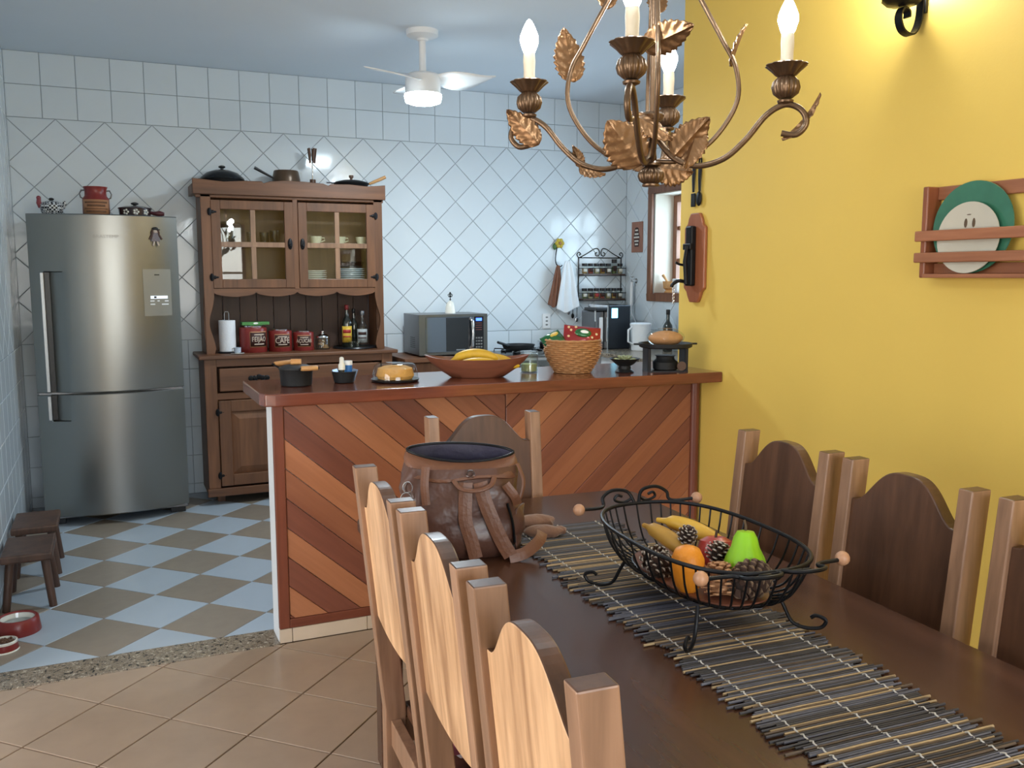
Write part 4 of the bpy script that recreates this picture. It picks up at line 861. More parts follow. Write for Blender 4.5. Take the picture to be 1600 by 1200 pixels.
for row, z in enumerate((0.219, 0.018)):
    for i in range(7):
        x = SX + 0.033 + i*0.0555
        lab = '%s spice jar%s on the %s shelf of the iron rack' % (ordinal[i], '' if i == 0 else ' from the left', ('upper', 'lower')[row])
        if row == 1 and i == 2: lab = 'red labelled spice jar among the others on the lower shelf'
        t = thing('spice_jar', lab, 'jar', (x, SY-0.044, 1.297+z), 0, 'spice jars in the iron rack')
        tall = 0.12 if (row == 0 and i == 5) else 0.085; r = 0.023
        G().lathe([(r*0.9, 0), (r, 0.004), (r, tall*0.7), (r*0.8, tall*0.76)], 16).obj('jar_body', M_['blown_glass'], t)
        G().lathe([(r*0.86, 0.003), (r*0.88, tall*0.5), (0.001, tall*0.52)], 14).obj('spice', SPM[(i*3+row) % 7], t)
        G().lathe([(r*0.95, tall*0.74), (r*0.97, tall*0.76), (r*0.97, tall), (0.001, tall)], 16).obj('lid', M_['black_plastic'], t)
        A = [radians(-90 + 50*(2*k/6-1)) for k in range(7)]
        G().grid([[((r+0.0008)*cos(a), (r+0.0008)*sin(a), q) for a in A] for q in (tall*0.2, tall*0.55)]).obj('label', P('red_label', (0.5, 0.05, 0.05), 0.5) if 'red' in lab else M_['label_dark'] if i % 2 else M_['china'], t, solid=0.0006)
# flower hook with oven mitt and towel
hk = thing('flower_hook', 'iron wall hook topped with a yellow flower on the tiles', 'hook', (3.30, YB-0.002, 1.575))
G().tube(spline([(0.006, -0.012, 0.16), (-0.006, -0.014, 0.11), (-0.012, -0.016, 0.05), (-0.002, -0.024, 0.012), (0.018, -0.045, 0.0), (0.028, -0.055, 0.012)], 6), 0.0045, 8).obj('hook_arm', M_['iron'], hk)
yel = P('yellow_petal', (0.5, 0.36, 0.03), 0.5, var=0.3); grn = P('green_leaf_paint', (0.06, 0.13, 0.03), 0.5, var=0.3)
for k in range(6): a = 2*pi*k/6; G().ball((0.022+0.024*cos(a), -0.022, 0.185+0.024*sin(a)), 0.018, 10, sq=(1, 0.45, 1)).obj('petal', yel, hk)
G().ball((0.022, -0.032, 0.185), 0.012, 10, sq=(1, 0.6, 1)).obj('flower_eye', M_['label_tan'], hk)
G().ball((-0.018, -0.014, 0.16), 0.028, 10, sq=(0.7, 0.3, 1)).obj('leaf', grn, hk)
def cloth(name, lab, x, z, W0, W1, H, mat, folds, ph, y, lean, cat):
    """hanging cloth gathered at the top, with real folds and thickness"""
    rows = []
    for j in range(15):
        t = j/14; row = []
        wd = W0 + (W1-W0)*t**0.7
        for i in range(25):
            s = i/24
            fold = (0.02*sin(folds*2*pi*s + ph) + 0.006*sin(7.3*s+4*t))*min(1, 0.2+t)
            hem = (0.09*abs(s-0.45) if t == 1 else 0)
            row.append((x + (s-0.5)*wd + lean*t, y - 0.02 - abs(fold) - 0.02*(1-t), z - H*t*(1 - 0.22*abs(s-0.4)*t)))
        rows.append(row)
    return tag(G().grid(rows).obj(name, mat, solid=0.004, sub=1, fix=False), lab, cat)
cloth('oven_mitt', 'brown patterned pot holder hanging left of the white towel', 3.285, 1.585, 0.025, 0.13, 0.34, P('brown_quilting', (0.2, 0.085, 0.05), 0.9, var=0.35, vs=22, bump=0.3, bs=40), 1.5, 0.3, YB-0.03, -0.02, 'pot holder')
cloth('kitchen_towel', 'white kitchen towel hanging from the flower hook', 3.36, 1.62, 0.04, 0.21, 0.42, P('white_cotton', (0.78, 0.8, 0.82), 0.95, var=0.03, bump=0.2, bs=200), 1.25, 0.5, YB-0.045, 0.015, 'towel')
t = thing('wall_socket', 'white wall socket plate on the tiles below the towel', 'socket', (3.215, YB-0.0018, 1.14))
G().box(-0.036, 0.036, -0.01, 0, -0.06, 0.06).obj('plate', M_['white_plastic'], t, bevel=0.004)
for z in (-0.03, 0, 0.03): G().ball((0, -0.0095, z), 0.01, 10, sq=(1.3, 0.15, 0.7)).obj('socket_face', M_['grey_plastic'], t)
# small utensils rail, dispenser
t = thing('utensil_rail', 'short black rail with hanging utensils left of the drinks machine', 'utensil rail', (3.395, YB-0.002, 1.325))
G().tube([(0, -0.018, 0), (0.1, -0.018, 0)], 0.004, 8).obj('rail', M_['iron'], t)
for i, (L_, m) in enumerate(((0.1, 'chrome'), (0.13, 'iron'), (0.16, 'chrome'))):
    x = 0.012 + 0.038*i; g = G(); g.tube([(x, -0.018, 0.004), (x, -0.024, -0.01), (x, -0.022, -L_)], 0.003, 6); g.ball((x, -0.02, -L_-0.018), 0.018, 10, sq=(0.8, 0.35, 1.2)); g.obj('utensil', M_[m], t)
cm = thing('water_dispenser', 'black and silver drinks machine with blue display on the granite', 'dispenser', (3.445, 6.0, KT))
G().box(0.085, 0.285, 0, 0.3, 0, 0.345).obj('tower', P('charcoal_case', (0.025, 0.03, 0.038), 0.25, 0.3, var=0.05), cm, bevel=0.008)
G().box(0.075, 0.0845, 0.0, 0.3, 0, 0.345).obj('trim_strip', M_['chrome'], cm)
G().box(0, 0.0745, 0.05, 0.28, 0, 0.30).obj('side_body', M_['steel_dark'], cm, bevel=0.01); G().box(0.03, 0.06, 0.035, 0.05, 0.06, 0.25).obj('water_window', M_['white_plastic'], cm, bevel=0.004)
G().box(-0.02, 0.074, -0.0, 0.2, 0.302, 0.325).obj('spout_head', M_['black_plastic'], cm, bevel=0.005); G().tube([(-0.015, 0.03, 0.302), (-0.016, 0.028, 0.26), (-0.02, 0.02, 0.22)], 0.006, 8).obj('spout', M_['chrome'], cm)
G().box(0.115, 0.168, -0.002, 0.001, 0.245, 0.32).obj('display', P('cyan_display', (0.1, 0.35, 0.6), 0.3, var=0, emit=1.5, ecol=(0.25, 0.75, 1.0)), cm)
pc = thing('water_pitcher', 'white plastic pitcher with a lid beside the drinks machine', 'pitcher', (3.73, 5.85, KT), radians(160))
G().lathe([(0.066, 0), (0.07, 0.004), (0.08, 0.19), (0.077, 0.19), (0.067, 0.006), (0.001, 0.005)], 32).obj('pitcher_body', M_['white_plastic'], pc); G().lathe([(0.083, 0.19), (0.084, 0.205), (0.07, 0.212), (0.001, 0.212)], 32).obj('lid', M_['white_plastic'], pc)
G().tube([(0.074, 0.03, 0.18), (0.105, 0.045, 0.16), (0.105, 0.045, 0.07), (0.068, 0.03, 0.05)], 0.008, 8).obj('handle', M_['white_plastic'], pc)
bt = bottle(3.85, 5.66, KT, 0.037, 0.318, dkg, M_['black_plastic'], None, 'dark wine bottle on the granite below the window')
t = thing('water_tap', 'chrome wall tap with white hoses beside the pitcher', 'tap', (XR-0.0018, 6.27, 1.46))
G().lathe([(0.02, 0), (0.02, 0.006), (0.01, 0.01), (0.01, 0.05)], 16, M=Matrix.Rotation(-pi/2, 4, 'Y')).obj('tap_body', M_['chrome'], t); g = G(); g.tube([(-0.04, 0, 0.0), (-0.04, 0, 0.03)], 0.006, 8); g.tube([(-0.04, -0.02, 0.03), (-0.04, 0.02, 0.03)], 0.006, 8); g.obj('tap_handle', M_['chrome'], t)
G().tube([(-0.045, 0, -0.01), (-0.05, 0, -0.05), (-0.05, 0, -0.2)], 0.013, 10).obj('filter_tube', M_['white_plastic'], t)
g = G(); g.tube(spline([(-0.05, 0, -0.2), (-0.05, 0.0, -0.28), (-0.06, 0.05, -0.38), (-0.09, 0.06, -0.52)], 6), 0.005, 8); g.tube(spline([(-0.05, 0, -0.2), (-0.05, -0.01, -0.27), (-0.06, -0.09, -0.36), (-0.1, -0.08, -0.52)], 6), 0.005, 8); g.obj('hose', M_['white_plastic'], t)
# printed wooden sign on the window wall
sg = thing('coffee_sign', 'small wooden sign with a printed dark cup left of the window', 'sign', (XR-0.0016, 6.265, 1.69))
G().box(-0.01, 0, -0.08, 0.08, 0, 0.245).obj('board', P('pink_brown_board', (0.36, 0.17, 0.12), 0.7, var=0.2), sg, bevel=0.002)
YZm = Matrix(((0,0,-1,-0.0105),(-1,0,0,0),(0,1,0,0),(0,0,0,1)))
g = G(); g.prism([(-0.03, 0.045), (0.03, 0.045), (0.04, 0.11), (-0.04, 0.11)], 0, 0.0012, M=YZm); g.prism([(-0.046, 0.115), (0.046, 0.115), (0.046, 0.128), (0.034, 0.15), (0.028, 0.19), (0.014, 0.2), (-0.014, 0.2), (-0.028, 0.19), (-0.034, 0.15), (-0.046, 0.128)], 0, 0.0012, M=YZm); g.obj('printed_cup', M_['label_dark'], sg)
g = G()
for z, ww in ((0.065, 0.022), (0.092, 0.03), (0.122, 0.04), (0.148, 0.028), (0.178, 0.02)): g.prism([(-ww, z-0.007), (ww, z-0.007), (ww, z+0.005), (-ww, z+0.005)], 0.0012, 0.0024, M=YZm)
tag(g.obj('printed_bands', M_['china'], sg), kind='stuff')
t = thing('mortar', 'turned wooden mortar with pestle on the window sill', 'mortar', (4.06, 5.955, WZ0+0.0125), 0)
G().lathe([(0.04, 0), (0.042, 0.008), (0.03, 0.02), (0.05, 0.035), (0.055, 0.09), (0.05, 0.09), (0.045, 0.045), (0.001, 0.04)], 28).obj('bowl', M_['pale_wood'], t)
G().tube([(0, 0, 0.045), (-0.02, 0.02, 0.1), (-0.035, 0.045, 0.14)], 0.012, 10, rr=[0.014, 0.009, 0.013]).obj('pestle', M_['pale_wood'], t)
tag(G().box(-0.035, 0.035, -0.035, 0.035, 0, 0.11).obj('white_box', M_['white_plastic'], loc=(4.06, 5.84, WZ0+0.0125), bevel=0.008), 'plain white box on the sill beside the mortar', 'box')

# ---- stools and pet bowls by the left wall
def stool(x, y, lab):
    t = thing('wooden_stool', lab, 'stool', (x, y, 0), 0, 'low wooden stools')
    G().box(-0.105, 0.105, -0.17, 0.17, 0.225, 0.262).obj('seat', M_['stool'], t, bevel=0.008)
    for sx in (-1, 1):
        for sy in (-1, 1): G().tube([(sx*0.07, sy*0.11, 0.228), (sx*0.095, sy*0.142, 0.0)], 0.02, 10, rr=[0.019, 0.017]).obj('leg', M_['stool'], t)
stool(XL+0.122, 4.60, 'nearer low dark wooden stool behind the red pet bowls'); stool(XL+0.122, 5.09, 'farther low dark wooden stool nearest the fridge')
t = thing('pet_bowl', 'large red pet bowl with water beside the stool leg', 'pet bowl', (-0.42, 4.19, 0))
G().lathe([(0.088, 0), (0.09, 0.004), (0.082, 0.06), (0.076, 0.066), (0.07, 0.066), (0.066, 0.06)], 36, cap1=False).obj('outer_bowl', M_['red'], t)
G().lathe([(0.068, 0.062), (0.058, 0.03), (0.03, 0.018), (0.001, 0.016)], 32, cap0=False).obj('inner_bowl', M_['china'], t)
G().lathe([(0.061, 0.04), (0.001, 0.0401)], 28, cap0=False).obj('water', P('water', (0.6, 0.65, 0.68), 0.03, trans=0.9, ior=1.33, var=0), t)
t = thing('pet_bowl', 'small red and white pet bowl filled with brown kibble', 'pet bowl', (-0.455, 3.99, 0))
G().lathe([(0.054, 0), (0.056, 0.004), (0.05, 0.036)], 32, cap1=False).obj('outer_bowl', M_['red'], t); G().lathe([(0.051, 0.034), (0.052, 0.042), (0.046, 0.044), (0.04, 0.03), (0.001, 0.02)], 32, cap0=False).obj('inner_bowl', M_['china'], t); G().lathe([(0.0555, 0.0), (0.058, 0.004), (0.0555, 0.009)], 32, cap0=False, cap1=False).obj('foot_ring', M_['china'], t)
g = G()
for i in range(70):
    a, r = random.uniform(0, 2*pi), 0.038*sqrt(random.random()); g.ball((r*cos(a), r*sin(a), 0.035 + random.uniform(0, 0.006)), 0.0065, 6)
tag(g.obj('kibble', P('kibble', (0.12, 0.06, 0.035), 0.9, var=0.3), t), kind='stuff')

# ---- ceiling fan with a lit diffuser
fn = thing('ceiling_fan', 'white three bladed ceiling fan with a lit lamp over the kitchen', 'fan', (1.706, 5.011, ZC), 0)
G().lathe([(0.001, 0), (0.092, 0), (0.09, -0.028), (0.07, -0.038), (0.035, -0.046), (0.03, -0.056), (0.018, -0.058)], 32).obj('canopy', M_['white_plastic'], fn)
G().cyl(0.02, -0.24, -0.05, 16).obj('downrod', M_['white_plastic'], fn)
G().lathe([(0.02, -0.232), (0.085, -0.238), (0.1, -0.25), (0.102, -0.34), (0.106, -0.345), (0.106, -0.352)], 36).obj('motor_housing', M_['white_plastic'], fn)
G().lathe([(0.106, -0.352), (0.108, -0.362), (0.1, -0.395), (0.07, -0.405), (0.001, -0.408)], 36).obj('lamp_diffuser', M_['led'], fn)
for ph in (98, 218, 338):
    rows = []
    for i in range(13):
        t_ = i/12; x = 0.085 + 0.33*t_; wd = 0.085*(1-t_**2.2)**0.6*(0.55+0.75*sin(pi*min(1, t_*1.1)))+0.004; sweep = -0.10*t_*t_
        pit = radians(22 - 14*t_)
        rows.append([(x, sweep + s*wd*cos(pit), -0.268 - s*wd*sin(pit) - 0.012*sin(pi*t_)) for s in (-1, -0.5, 0, 0.5, 1)])
    G().grid(rows).obj('blade', M_['white_plastic'], fn, solid=0.005, rot=(0, 0, radians(ph)), fix=False)
d = bpy.data.lights.new('fan_lamp', 'AREA'); d.shape = 'DISK'; d.size = 0.2; d.energy = 9; d.color = (0.8, 0.92, 1.0)
o = bpy.data.objects.new('fan_lamp', d); COL.objects.link(o); o.location = (1.706, 5.011, ZC-0.413)
# ================================================================== things on the counter
CI = M_['cast_iron']
t = thing('casserole_pot', 'small black iron pot with wooden handles at the left end of the counter', 'pot', (0.70, 3.735, ZT), radians(-18))
G().lathe([(0.06, 0), (0.064, 0.004), (0.068, 0.066), (0.071, 0.07), (0.064, 0.07), (0.058, 0.008), (0.001, 0.006)], 32).obj('pot', CI, t)
G().lathe([(0.0725, 0.07), (0.071, 0.076), (0.05, 0.085), (0.001, 0.09)], 32).obj('lid', CI, t)
def bar(p, q, r, m, name): return G().tube([p, Vector(p).lerp(Vector(q), 0.08), Vector(p).lerp(Vector(q), 0.92), q], r, 12, rr=[r*0.85, r, r, r*0.85]).obj(name, m, t)
bar((0.03, -0.082, 0.078), (0.095, -0.06, 0.078), 0.0105, M_['pale_wood'], 'handle'); bar((-0.095, 0.045, 0.086), (-0.03, 0.085, 0.09), 0.0105, M_['pale_wood'], 'handle')
g = G(); g.tube([(0.03, -0.05, 0.066), (0.022, -0.083, 0.078), (0.1, -0.058, 0.078), (0.07, -0.02, 0.066)], 0.004, 8); g.tube([(-0.06, 0.02, 0.066), (-0.102, 0.042, 0.086), (-0.024, 0.089, 0.09), (-0.02, 0.06, 0.066)], 0.004, 8); g.obj('handle_bracket', M_['iron'], t)
G().tube([(-0.02, 0, 0.099), (0.022, 0, 0.099)], 0.012, 12).obj('lid_knob', M_['pale_wood'], t)
t = tag(G().lathe([(0.038, 0), (0.042, 0.003), (0.052, 0.048), (0.055, 0.05), (0.049, 0.05), (0.038, 0.008), (0.001, 0.006)], 32).obj('small_bowl', CI, loc=(0.905, 3.75, ZT)), 'small black bowl holding a spray bottle and sachets on the counter', 'bowl')
zb = ZT+0.0065
t = thing('spray_bottle', 'white capped nasal spray bottle standing in the small black bowl', 'bottle', (0.894, 3.742, zb))
G().lathe([(0.011, 0), (0.012, 0.003), (0.012, 0.05), (0.007, 0.056)], 16).obj('bottle_body', M_['blown_glass'], t); G().lathe([(0.015, 0.05), (0.015, 0.072), (0.01, 0.078), (0.0095, 0.1), (0.006, 0.104), (0.001, 0.105)], 16).obj('cap', M_['china'], t)
t = thing('pill_jar', 'blue jar with white lid in the small black bowl', 'jar', (0.926, 3.757, zb))
G().lathe([(0.013, 0), (0.0165, 0.002), (0.0165, 0.068)], 18).obj('jar_body', P('blue_plastic', (0.03, 0.16, 0.45), 0.3), t); G().lathe([(0.018, 0.068), (0.018, 0.086), (0.001, 0.087)], 18).obj('lid', M_['white_plastic'], t)
foil = P('blue_foil', (0.3, 0.42, 0.62), 0.25, 0.6, var=0.4, vs=60)
G().box(-0.015, 0.015, -0.0015, 0.0015, 0, 0.05)
for i, (x, y, rx, ry, lab) in enumerate(((0.936, 3.738, 0.15, 0.3, 'blue foil sachet sticking up at the right of the black bowl'), (0.878, 3.752, -0.1, -0.22, 'blue foil sachet at the left rim of the black bowl'))):
    tag(G().box(-0.012, 0.012, -0.0012, 0.0012, 0, 0.05).obj('foil_sachet', foil, loc=(x, y, zb+0.004), rot=(rx, ry, 0), bevel=0.001), lab, 'sachet', 'sachets in the black bowl')
t = thing('cake_box', 'clear domed cake box on the counter', 'cake box', (1.118, 3.705, ZT))
G().lathe([(0.096, 0), (0.102, 0.004), (0.104, 0.012), (0.098, 0.011), (0.001, 0.007)], 40).obj('tray', M_['black_plastic'], t)
G().lathe([(0.1, 0.0125), (0.097, 0.04), (0.088, 0.07), (0.078, 0.078), (0.001, 0.08)], 40, cap0=False).obj('dome', M_['blown_glass'], t)
tag(G().lathe([(0.018, 0.0), (0.074, 0), (0.082, 0.014), (0.074, 0.045), (0.05, 0.054), (0.03, 0.05), (0.018, 0.03)], 40, cap0=False, cap1=False).obj('ring_cake', P('golden_cake', (0.72, 0.36, 0.1), 0.85, var=0.2, vs=30, bump=0.3, bs=80), loc=(1.118, 3.705, ZT+0.0125)), 'golden ring cake inside the clear domed box', 'cake')
# boat shaped wooden bowl with bananas
def boat(L_, W_, H_, th=0.012):
    out, inn = [], []; n = 40
    prof = [(0.42, 0.0), (0.5, 0.012), (0.72, 0.35), (0.9, 0.7), (1.0, 1.0)]
    def ring(sc, z, e):
        r = []
        for k in range(n):
            a = 2*pi*k/n; c = cos(a); s_ = sin(a)
            x = (L_/2)*sc*(abs(c)**0.85)*(1 if c >= 0 else -1); y = (W_/2)*sc*(abs(s_)**1.25)*(1 if s_ >= 0 else -1)
            r.append((x, y, z + e*(abs(c)**3)*0.018))
        return r
    g = G(); rows = [ring(s, z*H_, z) for s, z in prof]; rows.append(ring(0.955, H_-0.0005, 1))
    rows += [ring(s*0.93, max(0.008, z*H_-0.004), z) for s, z in reversed(prof[1:-1])]
    g.grid(rows, closed=True); m = len(rows[0])
    g.add(rows[0], [tuple(reversed(range(m)))]); g.add(rows[-1], [tuple(range(m))]); return g
bo = tag(boat(0.475, 0.2, 0.085).obj('dough_bowl', M_['bowl_wood'], loc=(1.50, 3.70, ZT), rot=(0, 0, radians(-20))), 'boat shaped brown wooden bowl holding bananas on the counter', 'bowl')
BAN = P('banana_peel', (0.66, 0.4, 0.03), 0.45, var=0.2, vs=30, rand=0.12); TIP = P('banana_tip', (0.05, 0.03, 0.015), 0.7)
def banana(L_, bend, r, name, lab, loc, rot, mat=BAN, grp=None, tipm=TIP):
    t = thing(name, lab, 'banana', loc, 0, grp); t.rotation_euler = rot
    n = 14; R_ = L_/bend; pts = []; rr = []
    for i in range(n+1):
        s = i/n; a = bend*(s-0.5); pts.append((R_*sin(a), 0, R_*(cos(a)-cos(bend/2)))); rr.append(r*(0.32 + 0.68*sin(pi*min(1, max(0, s*0.94+0.03)))**0.45))
    rr[0] = r*0.32; rr[1] = r*0.42; rr[-1] = r*0.3
    G().tube(pts, r, 10, rr=rr).obj('peel', mat, t)
    p, q = Vector(pts[0]), Vector(pts[0])+(Vector(pts[0])-Vector(pts[1]))*0.9; G().tube([p, q], r*0.3, 8, rr=[r*0.34, r*0.3]).obj('stalk', mat, t)
    p, q = Vector(pts[-1]), Vector(pts[-1])+(Vector(pts[-1])-Vector(pts[-2]))*0.35; G().tube([p, q], r*0.3, 8, rr=[r*0.31, r*0.22]).obj('tip', tipm, t)
    return t
def bx_(u, v, z): a = radians(-20); return (1.50 + u*cos(a) - v*sin(a), 3.70 + u*sin(a) + v*cos(a), ZT+z)
banana(0.225, 1.15, 0.024, 'banana', 'top banana arched over the others in the wooden bowl', bx_(-0.01, 0.0, 0.074), (radians(4), 0, radians(-18)), grp='bananas in the wooden bowl')
banana(0.215, 1.0, 0.022, 'banana', 'front banana below the top one in the wooden bowl', bx_(0.005, -0.05, 0.052), (radians(38), 0, radians(-23)), grp='bananas in the wooden bowl')
banana(0.19, 0.8, 0.02, 'banana', 'rear right banana with its dark tip showing in the wooden bowl', bx_(0.075, 0.04, 0.066), (radians(-25), radians(6), radians(-12)), grp='bananas in the wooden bowl')
banana(0.18, 0.7, 0.019, 'banana', 'lowest right banana pointing to the glass jar in the wooden bowl', bx_(0.1, -0.012, 0.05), (radians(40), 0, radians(-28)), grp='bananas in the wooden bowl')
t = thing('glass_storage_jar', 'glass jar with pale green contents behind the wooden bowl', 'jar', (1.80, 3.79, ZT))
G().lathe([(0.04, 0), (0.043, 0.003), (0.043, 0.085), (0.039, 0.09), (0.037, 0.09), (0.04, 0.083), (0.04, 0.006), (0.001, 0.005)], 28).obj('jar_body', M_['blown_glass'], t); G().lathe([(0.036, 0.007), (0.038, 0.04), (0.001, 0.043)], 24).obj('contents', P('pale_green', (0.4, 0.42, 0.2), 0.8, var=0.3, vs=60), t); G().lathe([(0.042, 0.0905), (0.042, 0.1), (0.001, 0.101)], 28).obj('lid', M_['glass'], t)
# woven basket: coils with a visible weave
bk = thing('wicker_basket', 'round woven wicker basket full of snack bags on the counter', 'basket', (1.985, 3.70, ZT))
rows = []; NR = 46; NS = 96
def brad(z): s = z/0.15; return 0.083 + 0.052*sin(min(1, s*1.02)*pi*0.62)
for j in range(NR+1):
    z = 0.15*j/NR; band = int(j/3)
    rows.append([((brad(z) + 0.0035*sin(24*2*pi*k/NS/2 + band*pi + 0.25*j) + 0.0022*(1 if j % 3 == 1 else -0.6))*cos(2*pi*k/NS), (brad(z) + 0.0035*sin(24*2*pi*k/NS/2 + band*pi + 0.25*j) + 0.0022*(1 if j % 3 == 1 else -0.6))*sin(2*pi*k/NS), z) for k in range(NS)])
inner = [[((brad(z)-0.009)*cos(2*pi*k/NS), (brad(z)-0.009)*sin(2*pi*k/NS), z) for k in range(NS)] for z in (0.152, 0.1, 0.05, 0.008)]
g = G(); g.grid(rows + inner, closed=True); g.add(rows[0], [tuple(reversed(range(NS)))]); g.add(inner[-1], [tuple(range(NS))])
g.obj('woven_body', P('wicker', (0.42, 0.21, 0.085), 0.7, var=0.35, vs=70, bump=0.3, bs=140), bk)
G().tube([(brad(0.15)*0.985*cos(2*pi*k/40), brad(0.15)*0.985*sin(2*pi*k/40), 0.152+0.002*(k % 2)) for k in range(40)], 0.006, 8, closed=True).obj('rim', P('wicker_rim', (0.4, 0.2, 0.08), 0.7, var=0.3, vs=70), bk)
def pouch(name, lab, w, h, d, mats, loc, rot, spots=None, patch=None):
    rows = []
    n = 16
    for j in range(n+1):
        v = j/n; row = []
        for i in range(n+1):
            u = i/n; puff = d/2*(max(0, sin(pi*u))**0.5)*(max(0, sin(pi*v))**0.45); cr = 0.004*sin(9*u+5*v)*sin(pi*v)
            row.append(((u-0.5)*w, -(puff+cr*(puff > 0)), (v-0.5)*h))
        rows.append(row)
    back = [[(x, -y*0.7, z) for x, y, z in r] for r in rows]
    t = thing(name, lab, 'snack bag', loc); t.rotation_euler = rot
    g = G(); g.grid(rows); g.grid([list(reversed(r)) for r in back]); g.obj('wrapper', mats[0], t)
    def onf(u, v, off=0.001): i, j = u*n, v*n; r = rows[int(round(j))][int(round(i))]; return (r[0], r[1]-off, r[2])
    if spots:
        for u, v in spots: p = onf(u, v); G().ball(p, 0.0065, 8, sq=(1, 0.3, 1)).obj('dot', mats[1], t)
    if patch:
        u, v, r = patch; p = onf(u, v, 0.001); k = G().ball(p, r, 14, sq=(1.3, 0.25, 0.75)).obj('emblem', mats[2], t); p = (p[0]+0.004, p[1]-0.003, p[2]+0.003); G().ball(p, r*0.6, 12, sq=(1.3, 0.35, 0.6)).obj('emblem_gloss', mats[3], k)
    return t
redf = P('red_foil_wrapper', (0.3, 0.018, 0.02), 0.22, 0.2, var=0.25, vs=20, coat=0.5); crm = P('cream_print', (0.7, 0.55, 0.3), 0.4); grf = P('green_foil_wrapper', (0.015, 0.12, 0.035), 0.22, 0.2, var=0.3, vs=25, coat=0.5)
sp = [(0.12, 0.2), (0.25, 0.12), (0.38, 0.22), (0.55, 0.15), (0.7, 0.22), (0.85, 0.15), (0.15, 0.5), (0.2, 0.75), (0.32, 0.6), (0.78, 0.5), (0.88, 0.35), (0.9, 0.7), (0.1, 0.85), (0.3, 0.88)]
pouch('red_snack_bag', 'shiny red snack bag with cream dots in the wicker basket', 0.175, 0.13, 0.06, [redf, crm, grf, M_['white_plastic']], (2.02, 3.675, ZT+0.158), (radians(-28), radians(6), radians(-22)), sp, (0.5, 0.62, 0.03))
pouch('green_snack_bag', 'shiny green and yellow snack bag at the left of the wicker basket', 0.1, 0.1, 0.05, [grf, P('yellow_print', (0.65, 0.45, 0.05), 0.4), P('yellow_patch', (0.6, 0.42, 0.06), 0.4), crm], (1.895, 3.72, ZT+0.15), (radians(-50), radians(-25), radians(-10)), [(0.3, 0.5), (0.4, 0.3)], (0.6, 0.6, 0.016))
# pedestal bowl with a succulent
t = thing('pedestal_bowl', 'black footed bowl with torn rim holding a succulent on the counter', 'bowl', (2.21, 3.60, ZT))
G().lathe([(0.042, 0), (0.045, 0.004), (0.03, 0.016), (0.028, 0.03), (0.045, 0.04), (0.072, 0.066), (0.074, 0.066), (0.05, 0.046), (0.001, 0.042)], 32).obj('bowl_body', CI, t)
t = thing('succulent', 'pale green rosette succulent in the black footed bowl', 'plant', (2.21, 3.60, ZT+0.047))
suc = P('succulent_leaf', (0.3, 0.33, 0.18), 0.55, var=0.2, vs=40)
for ring, (nk, L_, el) in enumerate(((9, 0.058, 18), (8, 0.048, 42), (5, 0.036, 68))):
    for k in range(nk):
        a = 2*pi*(k+0.5*ring)/nk; e = radians(el); d = Vector((cos(a)*cos(e), sin(a)*cos(e), sin(e)))
        G().tube([d*0.006, d*L_*0.5, d*L_*0.85, d*L_], 0.011, 8, rr=[0.005, 0.0115, 0.008, 0.001], flat=0.5).obj('leaf', suc, t)
# iron stand with flat pan and bagged bread
t = thing('iron_warmer', 'black iron table warmer with flat pan at the right end of the counter', 'warmer', (2.41, 3.56, ZT), radians(-18))
for x in (-0.098, 0.082): G().box(x, x+0.016, -0.05, 0.05, 0, 0.112).obj('side_plate', M_['iron'], t, bevel=0.003)
G().box(-0.098, 0.098, -0.05, 0.05, 0, 0.006).obj('base_plate', M_['iron'], t)
G().lathe([(0.05, 0.006), (0.058, 0.012), (0.06, 0.045), (0.045, 0.058), (0.042, 0.07), (0.05, 0.076), (0.001, 0.078)], 28).obj('burner', CI, t)
G().lathe([(0.115, 0.113), (0.125, 0.118), (0.128, 0.135), (0.122, 0.135), (0.115, 0.122), (0.001, 0.12)], 40).obj('flat_pan', CI, t)
for s in (-1, 1): G().prism([(s*0.12, -0.02), (s*0.152, -0.012), (s*0.155, 0.0), (s*0.152, 0.012), (s*0.12, 0.02)], 0.126, 0.134).obj('handle', CI, t, bevel=0.002)
G().cyl(0.022, 0, 0.01, 16, M=Matrix.Translation((0.06, -0.062, 0.03)) @ Matrix.Rotation(pi/2, 4, 'X')).obj('vent_disc', M_['stool'], t)
t = thing('bread_loaf', 'brown bread loaf in a clear bag on the black flat pan', 'bread', (2.41, 3.56, ZT+0.1215), radians(-14))
g = G(); g.ball((0, 0, 0.036), 0.036, 24, sq=(2.35, 1.5, 1.0)); b_ = g.obj('loaf', P('bread_crust', (0.52, 0.25, 0.11), 0.7, var=0.3, vs=30, bump=0.4, bs=40), t)
rows = []
for j in range(9):
    v = j/8
    rows.append([((0.090+0.004*sin(5*k+j))*cos(2*pi*k/28)*(sin(pi*(0.12+0.82*v))**0.5), (0.06+0.004*sin(7*k+2*j))*sin(2*pi*k/28)*(sin(pi*(0.12+0.82*v))**0.5), 0.002+0.08*v) for k in range(28)])
g = G(); g.grid(rows, closed=True); g.add(rows[-1], [tuple(range(28))]); g.obj('plastic_bag', M_['blown_glass'], t, fix=False)
